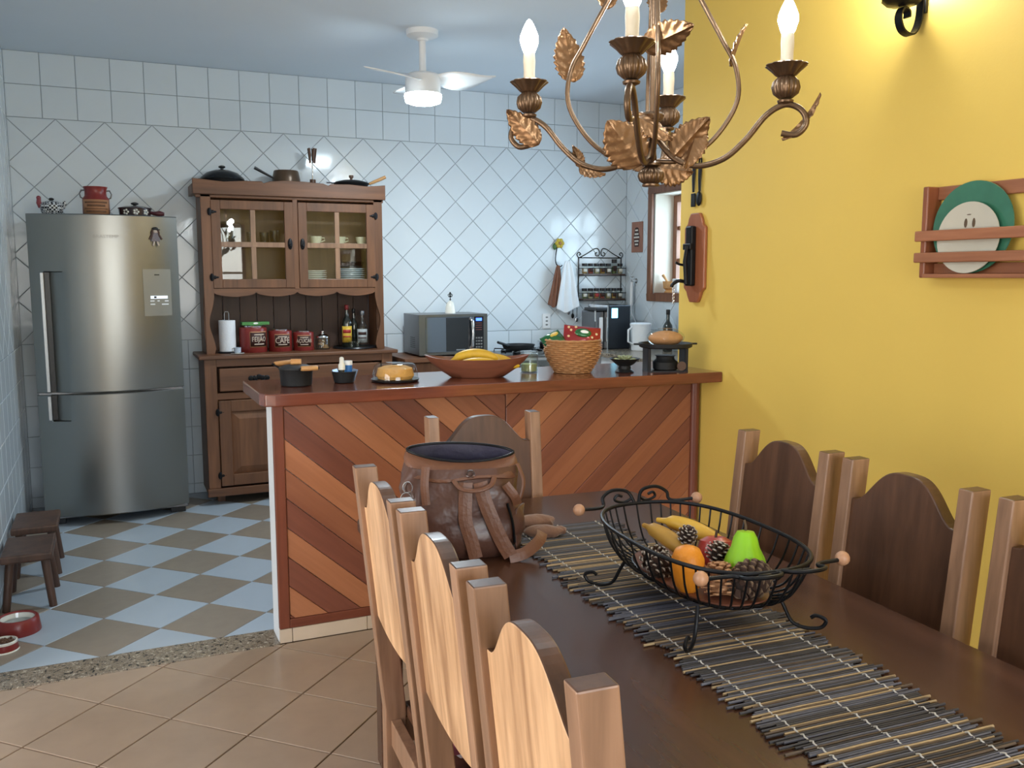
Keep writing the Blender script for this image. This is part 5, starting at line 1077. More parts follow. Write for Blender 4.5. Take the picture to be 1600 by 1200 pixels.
# ================================================================== dining table set, turned 3.1 degrees
TH = radians(-3.1); TO = Vector((1.1, 2.55, 0)); TU = Vector((cos(TH), sin(TH), 0)); TV = Vector((-sin(TH), cos(TH), 0))
def TT(u, v, z=0.0): p = TO + TU*u + TV*v; return (p.x, p.y, z)
TZ = 0.78
tb = thing('dining_table', 'dark wooden dining table with rounded corners under the reed runner', 'table', TT(0, 0), TH)
x0, x1, y0, y1 = -0.455, 0.49, -1.95, 0.042; r = 0.075
poly = arc(x1-r, y0+r, r, -90, 0, 6) + arc(x1-r, y1-r, r, 0, 90, 6) + arc(x0+r, y1-r, r, 90, 180, 6) + arc(x0+r, y0+r, r, 180, 270, 6)
G().prism(poly, TZ-0.035, TZ, smooth=True).obj('table_top', M_['table'], tb, bevel=0.006, seg=3)
for a, b, c, d in ((x0+0.09, x1-0.09, y1-0.10, y1-0.075), (x0+0.09, x1-0.09, y0+0.075, y0+0.10), (x0+0.07, x0+0.095, y0+0.1, y1-0.1), (x1-0.095, x1-0.07, y0+0.1, y1-0.1)): G().box(a, b, c, d, TZ-0.125, TZ-0.035).obj('apron', M_['table'], tb, bevel=0.002)
for x in (x0+0.05, x1-0.12):
    for y in (y0+0.05, y1-0.12): G().box(x, x+0.07, y, y+0.07, 0, TZ-0.035).obj('leg', M_['table'], tb, bevel=0.006)
# chair: posts leaning back, arched panel, plank seat
def make_chair(lab):
    t = thing('dining_chair', lab, 'chair', (0, 0, 0), 0, 'dining chairs around the table')
    hw = 0.195; pw = 0.037; pd = 0.054; lean = 0.1; SZ = 0.43
    def yb(z): return 0.0 - (lean*(z-SZ)/0.62 if z > SZ else 0) * 0.62      # back of the chair moves to -y with height
    for s in (-1, 1):
        x0_, x1_ = (s*hw, s*(hw-pw)) if s < 0 else (s*(hw-pw), s*hw)
        g = G(); zs = [0, SZ, 1.05]; sec = []
        for z in zs: y = yb(z); sec.append([(x0_, y-pd/2, z), (x1_, y-pd/2, z), (x1_, y+pd/2, z), (x0_, y+pd/2, z)])
        g.grid(sec, 0, False, True); g.add(sec[0], [(3, 2, 1, 0)]); g.add(sec[-1], [(0, 1, 2, 3)], 1)  # post top darker: end grain, and its dark reflection put into the colour
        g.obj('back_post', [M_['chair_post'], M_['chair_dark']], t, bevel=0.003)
    # panel: wavy top, gently bowed foot; its own plane leans with the posts
    w = hw-pw+0.001; top = []
    for i in range(33):
        s = -1 + 2*i/32; q = abs(s)
        e = 0.955 + 0.09*(0.5+0.5*cos(pi*min(1, q/0.93)**1.55))
        top.append((s*w, e))
    bot = [(s*w, 0.655 + 0.022*(abs(s))**2.2) for s in [1 - 2*i/12 for i in range(13)]]
    pl = [(x, z) for x, z in reversed(top)]; pl = [(x, z) for x, z in bot] + [(x, z) for x, z in top]
    n = len(pl); th = 0.032
    f = [(x, yb(z)+th/2, z) for x, z in pl]; b = [(x, yb(z)-th/2, z) for x, z in pl]
    g = G(); g.add(f, [tuple(range(n))], 1); g.add(b, [tuple(reversed(range(n)))], 0); g.add(f + b, [(i, (i+1) % n, n+(i+1) % n, n+i) for i in range(n)], 1, False)
    g.obj('back_panel', [M_['chair_light'], M_['chair_dark']], t, bevel=0.003)
    G().box(-hw, hw, pd/2+0.001, 0.42, SZ-0.028, SZ).obj('seat', M_['chair_dark'], t, bevel=0.006)
    for s in (-1, 1):
        x = s*(hw-0.022); G().box(x-0.019, x+0.019, 0.36, 0.398, 0, SZ-0.028).obj('leg', M_['chair_post'], t, bevel=0.003)
        G().box(x-0.012, x+0.012, pd/2, 0.36, SZ-0.095, SZ-0.028).obj('side_rail', M_['chair_post'], t, bevel=0.002); G().box(x-0.011, x+0.011, pd/2, 0.36, 0.16, 0.195).obj('stretcher', M_['chair_post'], t, bevel=0.002)
    G().box(-hw+pw, hw-pw, -0.013, 0.013, SZ-0.095, SZ-0.028).obj('back_rail', M_['chair_post'], t, bevel=0.002); G().box(-hw+0.041, hw-0.041, 0.366, 0.39, SZ-0.095, SZ-0.028).obj('front_rail', M_['chair_post'], t, bevel=0.002)
    return t
# seat-level back line: left chairs at u -0.468, right chairs at u 0.573, far chair at v 0.088
LEAN = 0.062
ch = make_chair('first chair on the left of the table, nearest the chevron counter'); ch.location = TT(-0.53+LEAN, -0.69); ch.rotation_euler = (0, 0, TH-pi/2)
dup(ch, TT(-0.53+LEAN, -1.125), TH-pi/2, 'middle chair on the left of the table'); dup(ch, TT(-0.532+LEAN, -1.57), TH-pi/2, 'nearest chair on the left of the table, large in the foreground')
dup(ch, TT(0.636-LEAN, -0.61), TH+pi/2, 'farthest chair along the yellow wall'); dup(ch, TT(0.636-LEAN, -1.05), TH+pi/2, 'middle chair along the yellow wall'); dup(ch, TT(0.65-LEAN, -1.49), TH+pi/2, 'chair along the yellow wall cut by the right picture edge')
dup(ch, TT(0.005, 0.15-LEAN), TH+pi, 'chair at the head of the table in front of the chevron boards')
# pink cushion on the first left chair
rows = []
for j in range(13):
    v = j/12; rows.append([((u_-0.5)*0.31 + 0.006*sin(8*v+5*u_), (v-0.5)*0.345, 0.065*((sin(pi*u_)*sin(pi*v))**0.35) + 0.004*sin(14*u_)*sin(13*v)*sin(pi*u_)*sin(pi*v)) for u_ in [i/12 for i in range(13)]])
g = G(); g.grid([[(x, y, z+0.04) for x, y, z in r] for r in rows]); g.grid([[(x, y, 0.04-min(z, 0.0395)) for x, y, z in reversed(r)] for r in rows])
p = TT(-0.53+LEAN+0.195, -0.69, 0.4305)
cu = tag(g.obj('seat_cushion', P('rose_velvet', (0.36, 0.07, 0.1), 0.8, var=0.2, vs=20, bump=0.2, bs=60, sheen=0.4), loc=p, rot=(0, 0, TH)), 'rose pink cushion on the seat of the first left chair', 'cushion')

# reed runner: sticks tied with three cords
rn = thing('reed_runner', 'dark bamboo reed table runner tied with white cords', 'table runner', TT(0.068, 0, TZ), TH)
REED = [P('reed_%s' % n, c, 0.55, var=0.35, vs=40, rand=0.25) for n, c in (('charcoal', (0.05, 0.046, 0.05)), ('slate', (0.11, 0.11, 0.135)), ('brown', (0.11, 0.075, 0.052)), ('straw', (0.4, 0.28, 0.15)))]
base = []
for m in REED:
    g = G(); g.tube([(-0.165, 0, 0), (-0.05, 0.0008, 0.0004), (0.06, -0.0006, 0), (0.165, 0, 0.0002)], 0.0027, 6); base.append(g.mesh('reed', m))
v = -0.312; k = 0
while v > -1.93:
    m = base[random.choices((0, 1, 2, 3), (0.34, 0.32, 0.14, 0.2))[0]]; o = bpy.data.objects.new('reed', m); COL.objects.link(o); o.parent = rn
    o.location = (random.uniform(-0.016, 0.016), v, 0.0034 + random.uniform(0, 0.0006)); o.rotation_euler = (0, 0, random.uniform(-0.012, 0.012)); o.scale = (random.uniform(0.9, 1.06), random.uniform(0.75, 1.1), 1)
    v -= 0.00545; k += 1
cord = P('white_cord', (0.62, 0.58, 0.52), 0.9)
for uc in (-0.125, 0.0, 0.122):
    n = 470; G().tube([(uc + 0.0016*sin(i*0.97*2), -0.312 - 1.612*i/n, 0.0058 + 0.0022*sin(i*0.97)) for i in range(n+1)], 0.0016, 5).obj('cord', cord, rn)

# ---- wire fruit basket
BU, BV = 0.092, -1.005
fb = thing('fruit_basket', 'black wire fruit basket with wooden ball ends on the runner', 'basket', TT(BU, BV, TZ+0.0065), TH)
def stad(hu, hv, n=64, e=2.6):
    return [(hu*abs(cos(2*pi*i/n))**(2/e)*(1 if cos(2*pi*i/n) >= 0 else -1), hv*abs(sin(2*pi*i/n))**(2/e)*(1 if sin(2*pi*i/n) >= 0 else -1)) for i in range(n)]
ZB, ZR = 0.068, 0.165
G().tube([(x, y, ZR) for x, y in stad(0.165, 0.272)], 0.0046, 8, closed=True).obj('rim', M_['iron'], fb)
G().tube([(x, y, ZB) for x, y in stad(0.1, 0.195)], 0.0036, 8, closed=True).obj('bottom_ring', M_['iron'], fb)
a = stad(0.165, 0.272, 44); b = stad(0.1, 0.195, 44); c = stad(0.152, 0.256, 44)
for i in range(44):
    G().tube(spline([(a[i][0], a[i][1], ZR), (c[i][0], c[i][1], ZR-0.045), ((c[i][0]+b[i][0])/2*1.03, (c[i][1]+b[i][1])/2*1.03, ZB+0.016), (b[i][0], b[i][1], ZB)], 4), 0.0024, 6).obj('wire', M_['iron'], fb)
G().prism(stad(0.098, 0.192), ZB-0.004, ZB+0.006).obj('base_board', M_['bowl_wood'], fb)
for su in (-1, 1):
    for sv in (-1, 1):
        q = [(su*0.096, sv*0.15, ZB), (su*0.104, sv*0.16, 0.045), (su*0.116, sv*0.172, 0.014), (su*0.135, sv*0.19, 0.004), (su*0.158, sv*0.21, 0.008), (su*0.165, sv*0.216, 0.024), (su*0.152, sv*0.204, 0.032), (su*0.144, sv*0.196, 0.026)]
        G().tube(spline(q, 5), 0.004, 8).obj('leg', M_['iron'], fb)
for sv in (-1, 1):
    hd = G()
    for su in (-1, 1):
        q = [(su*0.006, sv*0.272, ZR+0.002), (su*0.02, sv*0.283, ZR+0.028), (su*0.06, sv*0.285, ZR+0.034), (su*0.088, sv*0.28, ZR+0.02), (su*0.09, sv*0.272, ZR+0.004), (su*0.105, sv*0.262, ZR+0.0), (su*0.15, sv*0.258, ZR+0.002)]
        flat = lambda L: [(x, y + sv*(z-ZR)*0.85, ZR + (z-ZR)*0.25) for x, y, z in L] if sv < 0 else L      # the near handle lies folded out
        hd.tube(spline(flat(q), 6), 0.0042, 8)
        hd.tube(spline(flat([(su*0.012, sv*0.276, ZR+0.012), (su*0.03, sv*0.28, ZR+0.003), (su*0.055, sv*0.28, ZR+0.01), (su*0.05, sv*0.28, ZR+0.022), (su*0.036, sv*0.28, ZR+0.018)]), 5), 0.0034, 8)
    h = hd.obj('handle', M_['iron'], fb)
    for su in (-1, 1): G().ball((su*0.162, sv*0.258, ZR+0.002), 0.0145, 14).obj('wooden_ball', M_['ball_wood'], h)
# contents
def F(u, v, dz): return TT(u, v, TZ+0.0065+ZB+0.006+dz)
t = thing('pear', 'bright green pear standing in the wire basket', 'pear', F(0.128, -1.125, 0.0)); t.rotation_euler = (radians(-6), radians(4), 0)
G().lathe([(0.008, 0.004), (0.025, 0.0), (0.042, 0.022), (0.046, 0.044), (0.04, 0.066), (0.029, 0.088), (0.024, 0.108), (0.017, 0.12), (0.006, 0.122), (0.001, 0.119)], 28).obj('fruit', P('green_pear_skin', (0.26, 0.56, 0.015), 0.3, var=0.08, vs=9, coat=0.3), t); G().tube([(0, 0, 0.118), (0.001, 0, 0.13), (-0.002, 0.002, 0.143)], 0.0025, 8).obj('stalk', P('stalk_brown', (0.1, 0.06, 0.03), 0.8), t)
t = thing('orange', 'orange gourd shaped fruit leaning at the near side of the basket', 'orange', F(0.018, -1.085, 0.0)); t.rotation_euler = (radians(8), radians(-8), 0)
G().lathe([(0.006, 0.0), (0.018, 0.001), (0.03, 0.02), (0.034, 0.05), (0.034, 0.07), (0.026, 0.09), (0.012, 0.098), (0.001, 0.099)], 28).obj('fruit', P('orange_skin', (0.78, 0.27, 0.02), 0.4, var=0.06, vs=9, bump=0.12, bs=220), t); G().cyl(0.003, -0.004, 0.003, 8).obj('stalk', P('stalk_pale', (0.4, 0.33, 0.1), 0.8), t)
t = thing('apple', 'red apple with brown stalk behind the green pear', 'apple', F(0.152, -0.985, 0.0)); t.rotation_euler = (radians(-8), radians(5), 0)
G().lathe([(0.006, 0.004), (0.02, 0.0), (0.036, 0.016), (0.041, 0.04), (0.035, 0.06), (0.02, 0.068), (0.008, 0.064), (0.001, 0.058)], 28).obj('fruit', P('red_apple_skin', (0.42, 0.045, 0.035), 0.3, var=0.18, vs=12, coat=0.3), t); G().tube([(0, 0, 0.058), (0.001, 0.001, 0.07), (0.003, 0, 0.082)], 0.003, 8).obj('stalk', P('stalk_dark', (0.08, 0.05, 0.03), 0.8), t)
wb = P('wooden_banana', (0.72, 0.42, 0.05), 0.4, var=0.15, vs=20); wb2 = P('wooden_banana_dull', (0.5, 0.27, 0.045), 0.45, var=0.15, vs=20)
p = F(0.165, -0.885, 0.042); banana(0.19, 0.75, 0.0195, 'banana', 'bright yellow banana lying across the back of the wire basket', p, (radians(20), radians(14), radians(-62)), wb, 'bananas in the wire basket')
p = F(0.09, -0.9, 0.036); banana(0.17, 0.7, 0.0195, 'banana', 'dull ochre banana left of the bright one in the wire basket', p, (radians(30), radians(16), radians(-78)), wb2, 'bananas in the wire basket')
def cone(lab, loc, rot, R_, H_, scales, m0, m1, tipm, cat='pine cone'):
    t = thing('pine_cone', lab, cat, loc, 0, 'pine cones in the wire basket'); t.rotation_euler = rot
    G().lathe([(0.001, 0), (R_*0.5, H_*0.1), (R_*0.62, H_*0.4), (R_*0.35, H_*0.8), (0.001, H_)], 12).obj('core', m0, t)
    g = G(); n = scales
    for i in range(n):
        f = (i+0.5)/n; a = i*2.39996; z = H_*(0.04 + 0.9*f); rr = R_*(sin(pi*(0.16+0.78*f))**0.7)
        el = radians(-8 + 62*f); d = Vector((cos(a)*cos(el), sin(a)*cos(el), sin(el))); o_ = Vector((cos(a)*rr*0.35, sin(a)*rr*0.35, z)); s_ = Vector((-sin(a), cos(a), 0)); nn = d.cross(s_)
        L_ = rr*0.72; w_ = R_*0.26
        P_ = [o_ - s_*w_*0.45, o_ + s_*w_*0.45, o_ + d*L_ + s_*w_*0.75, o_ + d*L_*1.12, o_ + d*L_ - s_*w_*0.75]
        Q_ = [p_ - nn*R_*0.07 for p_ in P_]
        g.add(P_ + Q_, [(0, 1, 2, 3, 4), (9, 8, 7, 6, 5)] + [(j, (j+1) % 5, 5+(j+1) % 5, 5+j) for j in range(5)], 0)
        T_ = [o_ + d*L_*0.98 + s_*w_*0.78, o_ + d*L_*1.14, o_ + d*L_*0.98 - s_*w_*0.78]; T_ = T_ + [q - nn*R_*0.11 for q in T_] 
        T_ = [q + nn*R_*0.02 for q in T_]
        g.add(T_, [(0, 1, 2), (5, 4, 3), (0, 3, 4, 1), (1, 4, 5, 2), (2, 5, 3, 0)], 1)
    tag(g.obj('scales', [m1, tipm], t, fix=False), kind='stuff')
pc0 = P('cone_core', (0.025, 0.014, 0.01), 0.9); pc1 = P('cone_scale', (0.075, 0.04, 0.028), 0.7, var=0.3); pct = P('cone_frosting', (0.5, 0.44, 0.38), 0.8, var=0.2); pctd = P('cone_tip_tan', (0.2, 0.13, 0.08), 0.8, var=0.3); pcb = P('cone_scale_tan', (0.34, 0.16, 0.07), 0.7, var=0.2)
cone('frosted pine cone resting on the bananas', F(0.098, -0.945, 0.056), (radians(25), radians(-10), 0.3), 0.021, 0.036, 46, pc0, pc1, pct)
cone('frosted pine cone between the red apple and the orange fruit', F(0.1, -1.06, 0.042), (radians(20), radians(10), 1.1), 0.026, 0.042, 50, pc0, pc1, pct)
cone('frosted pine cone at the left end of the basket', F(0.005, -0.925, 0.012), (radians(70), 0, 0.6), 0.029, 0.062, 60, pc0, pc1, pct)
cone('frosted pine cone just left of the orange fruit', F(-0.012, -1.0, 0.008), (radians(62), radians(8), 1.9), 0.027, 0.06, 56, pc0, pc1, pct)
cone('light tan pine cone in front of the green pear', F(0.055, -1.145, 0.004), (radians(-10), radians(12), 0.5), 0.036, 0.064, 64, pcb, pcb, P('cone_tan_tip', (0.48, 0.25, 0.12), 0.7))
cone('large dark pine cone at the near right of the basket', F(0.066, -1.185, 0.034), (radians(84), 0, radians(106)), 0.036, 0.098, 96, pc0, pc1, pctd)
cone('small dark pine cone behind the apple', F(0.2, -0.93, 0.004), (radians(80), 0, 2.2), 0.022, 0.045, 44, pc0, pc1, pctd)

# ---- leather backpack on the table
bp = thing('backpack', 'open brown leather backpack standing on the table', 'backpack', TT(-0.25, -0.43, TZ+0.0005), radians(-19))
secs = [(0.0, 0.112, 0.06, 0.0), (0.01, 0.126, 0.074, 0.0), (0.06, 0.148, 0.094, 0.004), (0.12, 0.15, 0.094, -0.002), (0.18, 0.152, 0.086, -0.012), (0.225, 0.148, 0.07, -0.012), (0.26, 0.142, 0.05, -0.01)]
N_ = 48
def sec(z, hw, hd, ox, wr=0.0, rimdz=None, ex=0.62, ey=0.75):
    o = []
    for k in range(N_):
        a = 2*pi*k/N_; x = hw*abs(cos(a))**ex*(1 if cos(a) >= 0 else -1); y = hd*abs(sin(a))**ey*(1 if sin(a) >= 0 else -1)
        w_ = wr*(sin(4*a+z*34)*0.7 + sin(9*a-z*63)*0.35 + 0.5*sin(3*a-z*51+1))
        o.append((x*(1+w_)+ox, y*(1+w_*1.3), z + (rimdz(x, y) if rimdz else 0)))
    return o
rim = lambda x, y: 0.014*(y/0.045) - 0.012*cos(x*11)*(1 if y < 0 else -0.3) - 0.006*(x/0.14)
zz = [i/14*0.235 for i in range(15)]
def lerp_sec(z):
    for i in range(len(secs)-1):
        if secs[i][0] <= z <= secs[i+1][0]:
            f = (z-secs[i][0])/(secs[i+1][0]-secs[i][0]); return [secs[i][j]*(1-f)+secs[i+1][j]*f for j in range(4)]
    return secs[-1]
rows = [sec(z, *lerp_sec(z)[1:], 0.0 if z < 0.01 else 0.06*min(1, (0.27-z)/0.08)) for z in zz] + [sec(0.25, 0.143, 0.056, -0.01, 0.012, rim, 0.75, 0.95), sec(0.27, 0.138, 0.033, -0.01, 0.008, rim, 0.85, 1.15)]
g = G(); g.grid(rows, closed=True); g.add(rows[0], [tuple(reversed(range(N_)))]); g.obj('body', M_['leather'], bp, fix=False)
lin = [sec(0.2705, 0.1375, 0.0325, -0.01, 0.008, rim, 0.85, 1.15), sec(0.25, 0.128, 0.028, -0.006, 0.05, rim), sec(0.2, 0.12, 0.055, -0.004, 0.05), sec(0.12, 0.115, 0.06, 0, 0.04)]
g = G(); g.grid(lin, closed=True); g.add(lin[-1], [tuple(range(N_))]); g.obj('lining', M_['lining'], bp, fix=False)
G().tube([(x, y, z+0.001) for x, y, z in rows[-1]], 0.0035, 8, closed=True).obj('zip_edge', M_['iron'], bp)
band = [[(x*1.012, y*1.03-0.001, z) for x, y, z in [r_[k] for k in range(24, 49 if False else 48)]] for r_ in (sec(0.21, 0.1405, 0.0765, -0.006, 0.01, lambda x, y: 0.006*sin(x*30)), sec(0.25, 0.1435, 0.058, -0.01, 0.012, rim, 0.75, 0.95), sec(0.268, 0.1385, 0.0345, -0.01, 0.008, rim, 0.85, 1.15))]
G().grid(band).obj('front_band', M_['leather_tan'], bp, solid=0.004, fix=False)
g = G(); g.lathe([(0.0065, 0), (0.0115, 0), (0.0115, 0.003), (0.0065, 0.003)], 24, cap0=False, cap1=False, M=Matrix.Translation((0.012, -0.079, 0.226)) @ Matrix.Rotation(pi/2+0.25, 4, 'X')); g.obj('grommet', M_['chrome'], bp)
def strap(name, pts, w, mat, th=0.004, nrm=(0, -1, 0)):
    """flat strap following a path; nrm is the face direction"""
    P_ = spline(pts, 6); rows = []; nv = Vector(nrm)
    for i, p in enumerate(P_):
        t_ = (P_[min(i+1, len(P_)-1)] - P_[max(i-1, 0)]).normalized(); s_ = t_.cross(nv).normalized()
        rows.append([tuple(p + s_*w/2), tuple(p + s_*w/6 + nv*0.0015), tuple(p - s_*w/6 + nv*0.0015), tuple(p - s_*w/2)])
    return G().grid(rows, 0, False).obj(name, mat, bp, solid=th, fix=False)
strap('shoulder_strap', [(0.0, -0.083, 0.205), (-0.002, -0.092, 0.16), (-0.002, -0.098, 0.11), (0.012, -0.1, 0.06), (0.024, -0.098, 0.012)], 0.034, M_['leather_tan'])
strap('shoulder_strap', [(0.036, -0.083, 0.205), (0.047, -0.094, 0.16), (0.068, -0.1, 0.105), (0.09, -0.1, 0.055), (0.112, -0.098, 0.016)], 0.036, M_['leather_tan'])
strap('strap_end', [(0.108, -0.1, 0.012), (0.15, -0.09, 0.02), (0.19, -0.06, 0.042), (0.2, -0.03, 0.055)], 0.03, M_['leather_tan'], nrm=(0.2, -0.9, 0.35))
G().tube(spline([(-0.03, -0.084, 0.21), (-0.012, -0.105, 0.194), (0.025, -0.112, 0.19), (0.06, -0.105, 0.2), (0.072, -0.082, 0.216)], 6), 0.0075, 8, flat=0.6).obj('carry_handle', M_['leather_tan'], bp)
strap('side_tab', [(-0.1, -0.074, 0.245), (-0.104, -0.084, 0.2), (-0.1, -0.086, 0.15)], 0.02, M_['leather_tan'])
strap('side_tab', [(0.1, -0.088, 0.2), (0.122, -0.09, 0.17), (0.132, -0.08, 0.145)], 0.022, M_['leather_tan'])
G().tube(spline([(0.136, -0.03, 0.24), (0.15, -0.05, 0.2), (0.142, -0.06, 0.16), (0.13, -0.064, 0.15)], 5), 0.006, 8, flat=0.5).obj('side_strap', M_['leather_tan'], bp)
g = G()
pk = [[(0.128 + 0.028*sin(pi*s)*(0.6+0.4*v), -0.065 + 0.125*s, 0.012 + 0.115*v + 0.006*sin(6*s)*v) for s in [i/10 for i in range(11)]] for v in [j/6 for j in range(7)]]
G().grid(pk).obj('side_pocket', M_['leather'], bp, solid=0.004, fix=False)
G().tube(spline([(0.105, -0.089, 0.15), (0.118, -0.088, 0.1), (0.124, -0.08, 0.045)], 5), 0.0035, 8).obj('zip', M_['iron'], bp)
g = G(); ky = g.tube([(-0.146 + 0.012*cos(2*pi*k/14), -0.06, 0.19 + 0.014*sin(2*pi*k/14)) for k in range(14)], 0.002, 6, closed=True); g.tube([(-0.15 + 0.014*cos(2*pi*k/14), -0.07, 0.163 + 0.016*sin(2*pi*k/14)) for k in range(14)], 0.0018, 6, closed=True); g.obj('key_ring', M_['chrome'], bp)
g = G()
for i in range(14): a = i*2.4; g.tube([(-0.14, -0.075, 0.15), (-0.135+0.008*cos(a), -0.078+0.006*sin(a), 0.125), (-0.13+0.016*cos(a), -0.08+0.01*sin(a), 0.1)], 0.004, 5)
tag(g.obj('green_tassel', P('green_yarn', (0.012, 0.1, 0.05), 0.9), bp), 'dark green tassel')
# crumpled suede pouch beside it
sp_ = thing('suede_pouch', 'crumpled brown suede pouch lying against the backpack', 'pouch', TT(-0.018, -0.36, TZ), radians(-12))
for i, (dx, dy, dz, a, b, c, rz) in enumerate(((0.005, 0.04, 0.024, 0.062, 0.03, 0.024, 0.1), (0.012, -0.035, 0.019, 0.055, 0.026, 0.019, -0.25), (0.06, -0.02, 0.014, 0.026, 0.018, 0.0135, 0.4))):
    rows = []
    for j in range(13):
        t_ = -pi/2 + pi*j/12; rows.append([(a*cos(t_)*cos(q)*(1+0.09*sin(5*q+3*t_+i)), b*cos(t_)*sin(q)*(1+0.12*sin(7*q+i)), c*sin(t_)*(1+0.07*sin(6*q)*cos(t_))) for q in [2*pi*k/24 for k in range(24)]])
    G().grid(rows, closed=True).obj('fold', M_['suede'], sp_, loc=(dx, dy, dz+0.0005), rot=(0, 0, rz), fix=True)
# ================================================================== chandelier over the table
CC = Vector((1.102, 1.697, 0)); A0 = -0.718
cd_ = thing('chandelier', 'bronze leaf chandelier with four lit candle lamps over the table', 'chandelier', (CC.x, CC.y, 1.698), 0)
Z0 = 1.698
def pol(r, a, z): return (r*cos(a), r*sin(a), z-Z0)
reed = lambda n, d: (lambda a, z: 1 + d*abs(sin(n*a/2)) - d/2)
BR = M_['bronze']
g = G(); g.lathe([(0.017, 0), (0.019, 0.001), (0.019, 0.005), (0.014, 0.006)], 24); g.lathe([(0.014, 0.005), (0.024, 0.012), (0.028, 0.022), (0.027, 0.03), (0.018, 0.04), (0.012, 0.042)], 64, rfun=reed(16, 0.1)); g.lathe([(0.012, 0.041), (0.022, 0.045), (0.022, 0.05), (0.01, 0.056)], 24); g.obj('finial', BR, cd_)
G().cyl(0.0062, 0.05, ZC-Z0-0.03, 12).obj('stem', BR, cd_)
G().lathe([(0.05, ZC-Z0), (0.05, ZC-Z0-0.012), (0.02, ZC-Z0-0.035), (0.008, ZC-Z0-0.045)], 28).obj('ceiling_rose', BR, cd_)
G().lathe([(0.007, 0.138), (0.022, 0.142), (0.026, 0.152), (0.02, 0.158), (0.007, 0.16)], 48, rfun=reed(12, 0.12)).obj('collar', BR, cd_)
flame = [(0.0125, 0), (0.016, 0.008), (0.021, 0.024), (0.02, 0.036), (0.013, 0.054), (0.006, 0.067), (0.001, 0.072)]
for k in range(4):
    a = A0 + k*pi/2
    path = [(0.012, 1.80), (0.05, 1.757), (0.10, 1.739), (0.155, 1.752), (0.20, 1.79), (0.24, 1.838), (0.278, 1.858), (0.31, 1.846), (0.321, 1.818), (0.302, 1.796), (0.272, 1.80)]
    G().tube(spline([pol(r, a, z) for r, z in path], 6), 0.0064, 10).obj('candle_arm', BR, cd_)
    b = A0 + 0.2 + k*pi/2
    cage = [(0.012, 1.752), (0.06, 1.753), (0.12, 1.785), (0.164, 1.838), (0.184, 1.89), (0.176, 1.951), (0.15, 2.0), (0.106, 2.078), (0.06, 2.16), (0.03, 2.24), (0.012, 2.3)]
    G().tube(spline([pol(r, b, z) for r, z in cage], 6), 0.0052, 10).obj('cage_rod', BR, cd_)
    p = Vector(pol(0.278, a, 0)); p.z = 0
    T = Matrix.Translation(p)
    h = 1.862-Z0
    g = G(); g.lathe([(0.007, h-0.004), (0.016, h), (0.017, h+0.004), (0.011, h+0.007)], 24, M=T); g.lathe([(0.013, h+0.008), (0.025, h+0.018), (0.0285, h+0.03), (0.026, h+0.042), (0.016, h+0.052)], 64, rfun=reed(16, 0.1), M=T); g.obj('reeded_ball', BR, cd_)
    G().lathe([(0.015, h+0.052), (0.02, h+0.055), (0.028, h+0.064), (0.04, h+0.075), (0.038, h+0.077), (0.026, h+0.067), (0.001, h+0.062)], 80, rfun=lambda q, z: 1 + 0.11*abs(sin(5*q)), M=T).obj('drip_dish', BR, cd_)
    G().lathe([(0.013, h+0.064), (0.0128, h+0.1), (0.0138, h+0.12), (0.0128, h+0.138), (0.001, h+0.14)], 20, M=T, rfun=lambda q, z: 1 + 0.03*sin(3*q + z*60)).obj('candle_sleeve', M_['wax'], cd_)
    G().lathe([(r, h+0.14+z) for r, z in flame], 20, M=T).obj('bulb', M_['bulb'], cd_)
    d = bpy.data.lights.new('candle_light', 'POINT'); d.energy = 0.7; d.color = (0.86, 0.95, 1.0); d.shadow_soft_size = 0.03
    o = bpy.data.objects.new('candle_light', d); COL.objects.link(o); o.location = (CC.x + p.x, CC.y + p.y, Z0 + h + 0.24)
def CH(px, py, dd):
    """a spot of the chandelier, dd metres behind its stem, in the chandelier's own frame"""
    q = Vector((0, 0, 1.504)) + (CW + CR*((px-800)/1392.41) + CU*((600-py)/1392.41))*(1.955+dd)
    return q - Vector((CC.x, CC.y, Z0))
def leaf(bp_, tp_, width, curl=0.1, cup=0.18, face=None, mat='gold_leaf', flip=1, teeth=9):
    b, t_ = CH(*bp_), CH(*tp_); x = (t_-b); L_ = x.length; x.normalize()
    n = Vector(face) if face else -CW
    n = (n - x*n.dot(x)).normalized(); y = n.cross(x)
    nu, nv = teeth*4, 10; rows = []
    for i in range(nu+1):
        s = i/nu; hw = width/2*(sin(pi*min(1, s**0.72))**0.75 if s < 1 else 0) + 0.0015*(1-s)
        tooth = (i % 4)/4; hw *= (0.86 + 0.2*tooth) if 0.12 < s < 0.97 else 1
        row = []
        for j in range(nv+1):
            q = -1 + 2*j/nv
            lift_ = flip*(-cup*hw*q*q + curl*L_*(s*s) - 0.0032*abs(sin((s*5.5 - abs(q)*1.2)*pi))*min(1, abs(q)*2.5) + (0.0022 if j == nv//2 else 0))
            sx = s*L_ + abs(q)*hw*0.12
            row.append(tuple(b + x*min(sx, L_*1.02) + y*(hw*q) + n*lift_))
        rows.append(row)
    G().grid(rows).obj('leaf', M_[mat], cd_, solid=0.0012, fix=False)
leaf((842, 226, 0.06), (792, 172, 0.06), 0.058, 0.05, face=(-0.6, -0.8, 0.1))
leaf((898, 128, 0.02), (879, 47, 0.02), 0.07, 0.12, face=(-0.3, -0.9, 0.25))
leaf((950, 14, 0.02), (948, -60, 0.02), 0.05, 0.1)
leaf((1003, 258, -0.06), (948, 190, -0.07), 0.1, 0.1, face=(-0.5, -0.82, 0.15))
leaf((982, 176, -0.05), (1054, 214, -0.05), 0.062, -0.08, face=(-0.3, -0.7, 0.6))
leaf((1052, 245, -0.02), (1104, 186, -0.02), 0.075, 0.2, face=(-0.2, -0.9, 0.1))
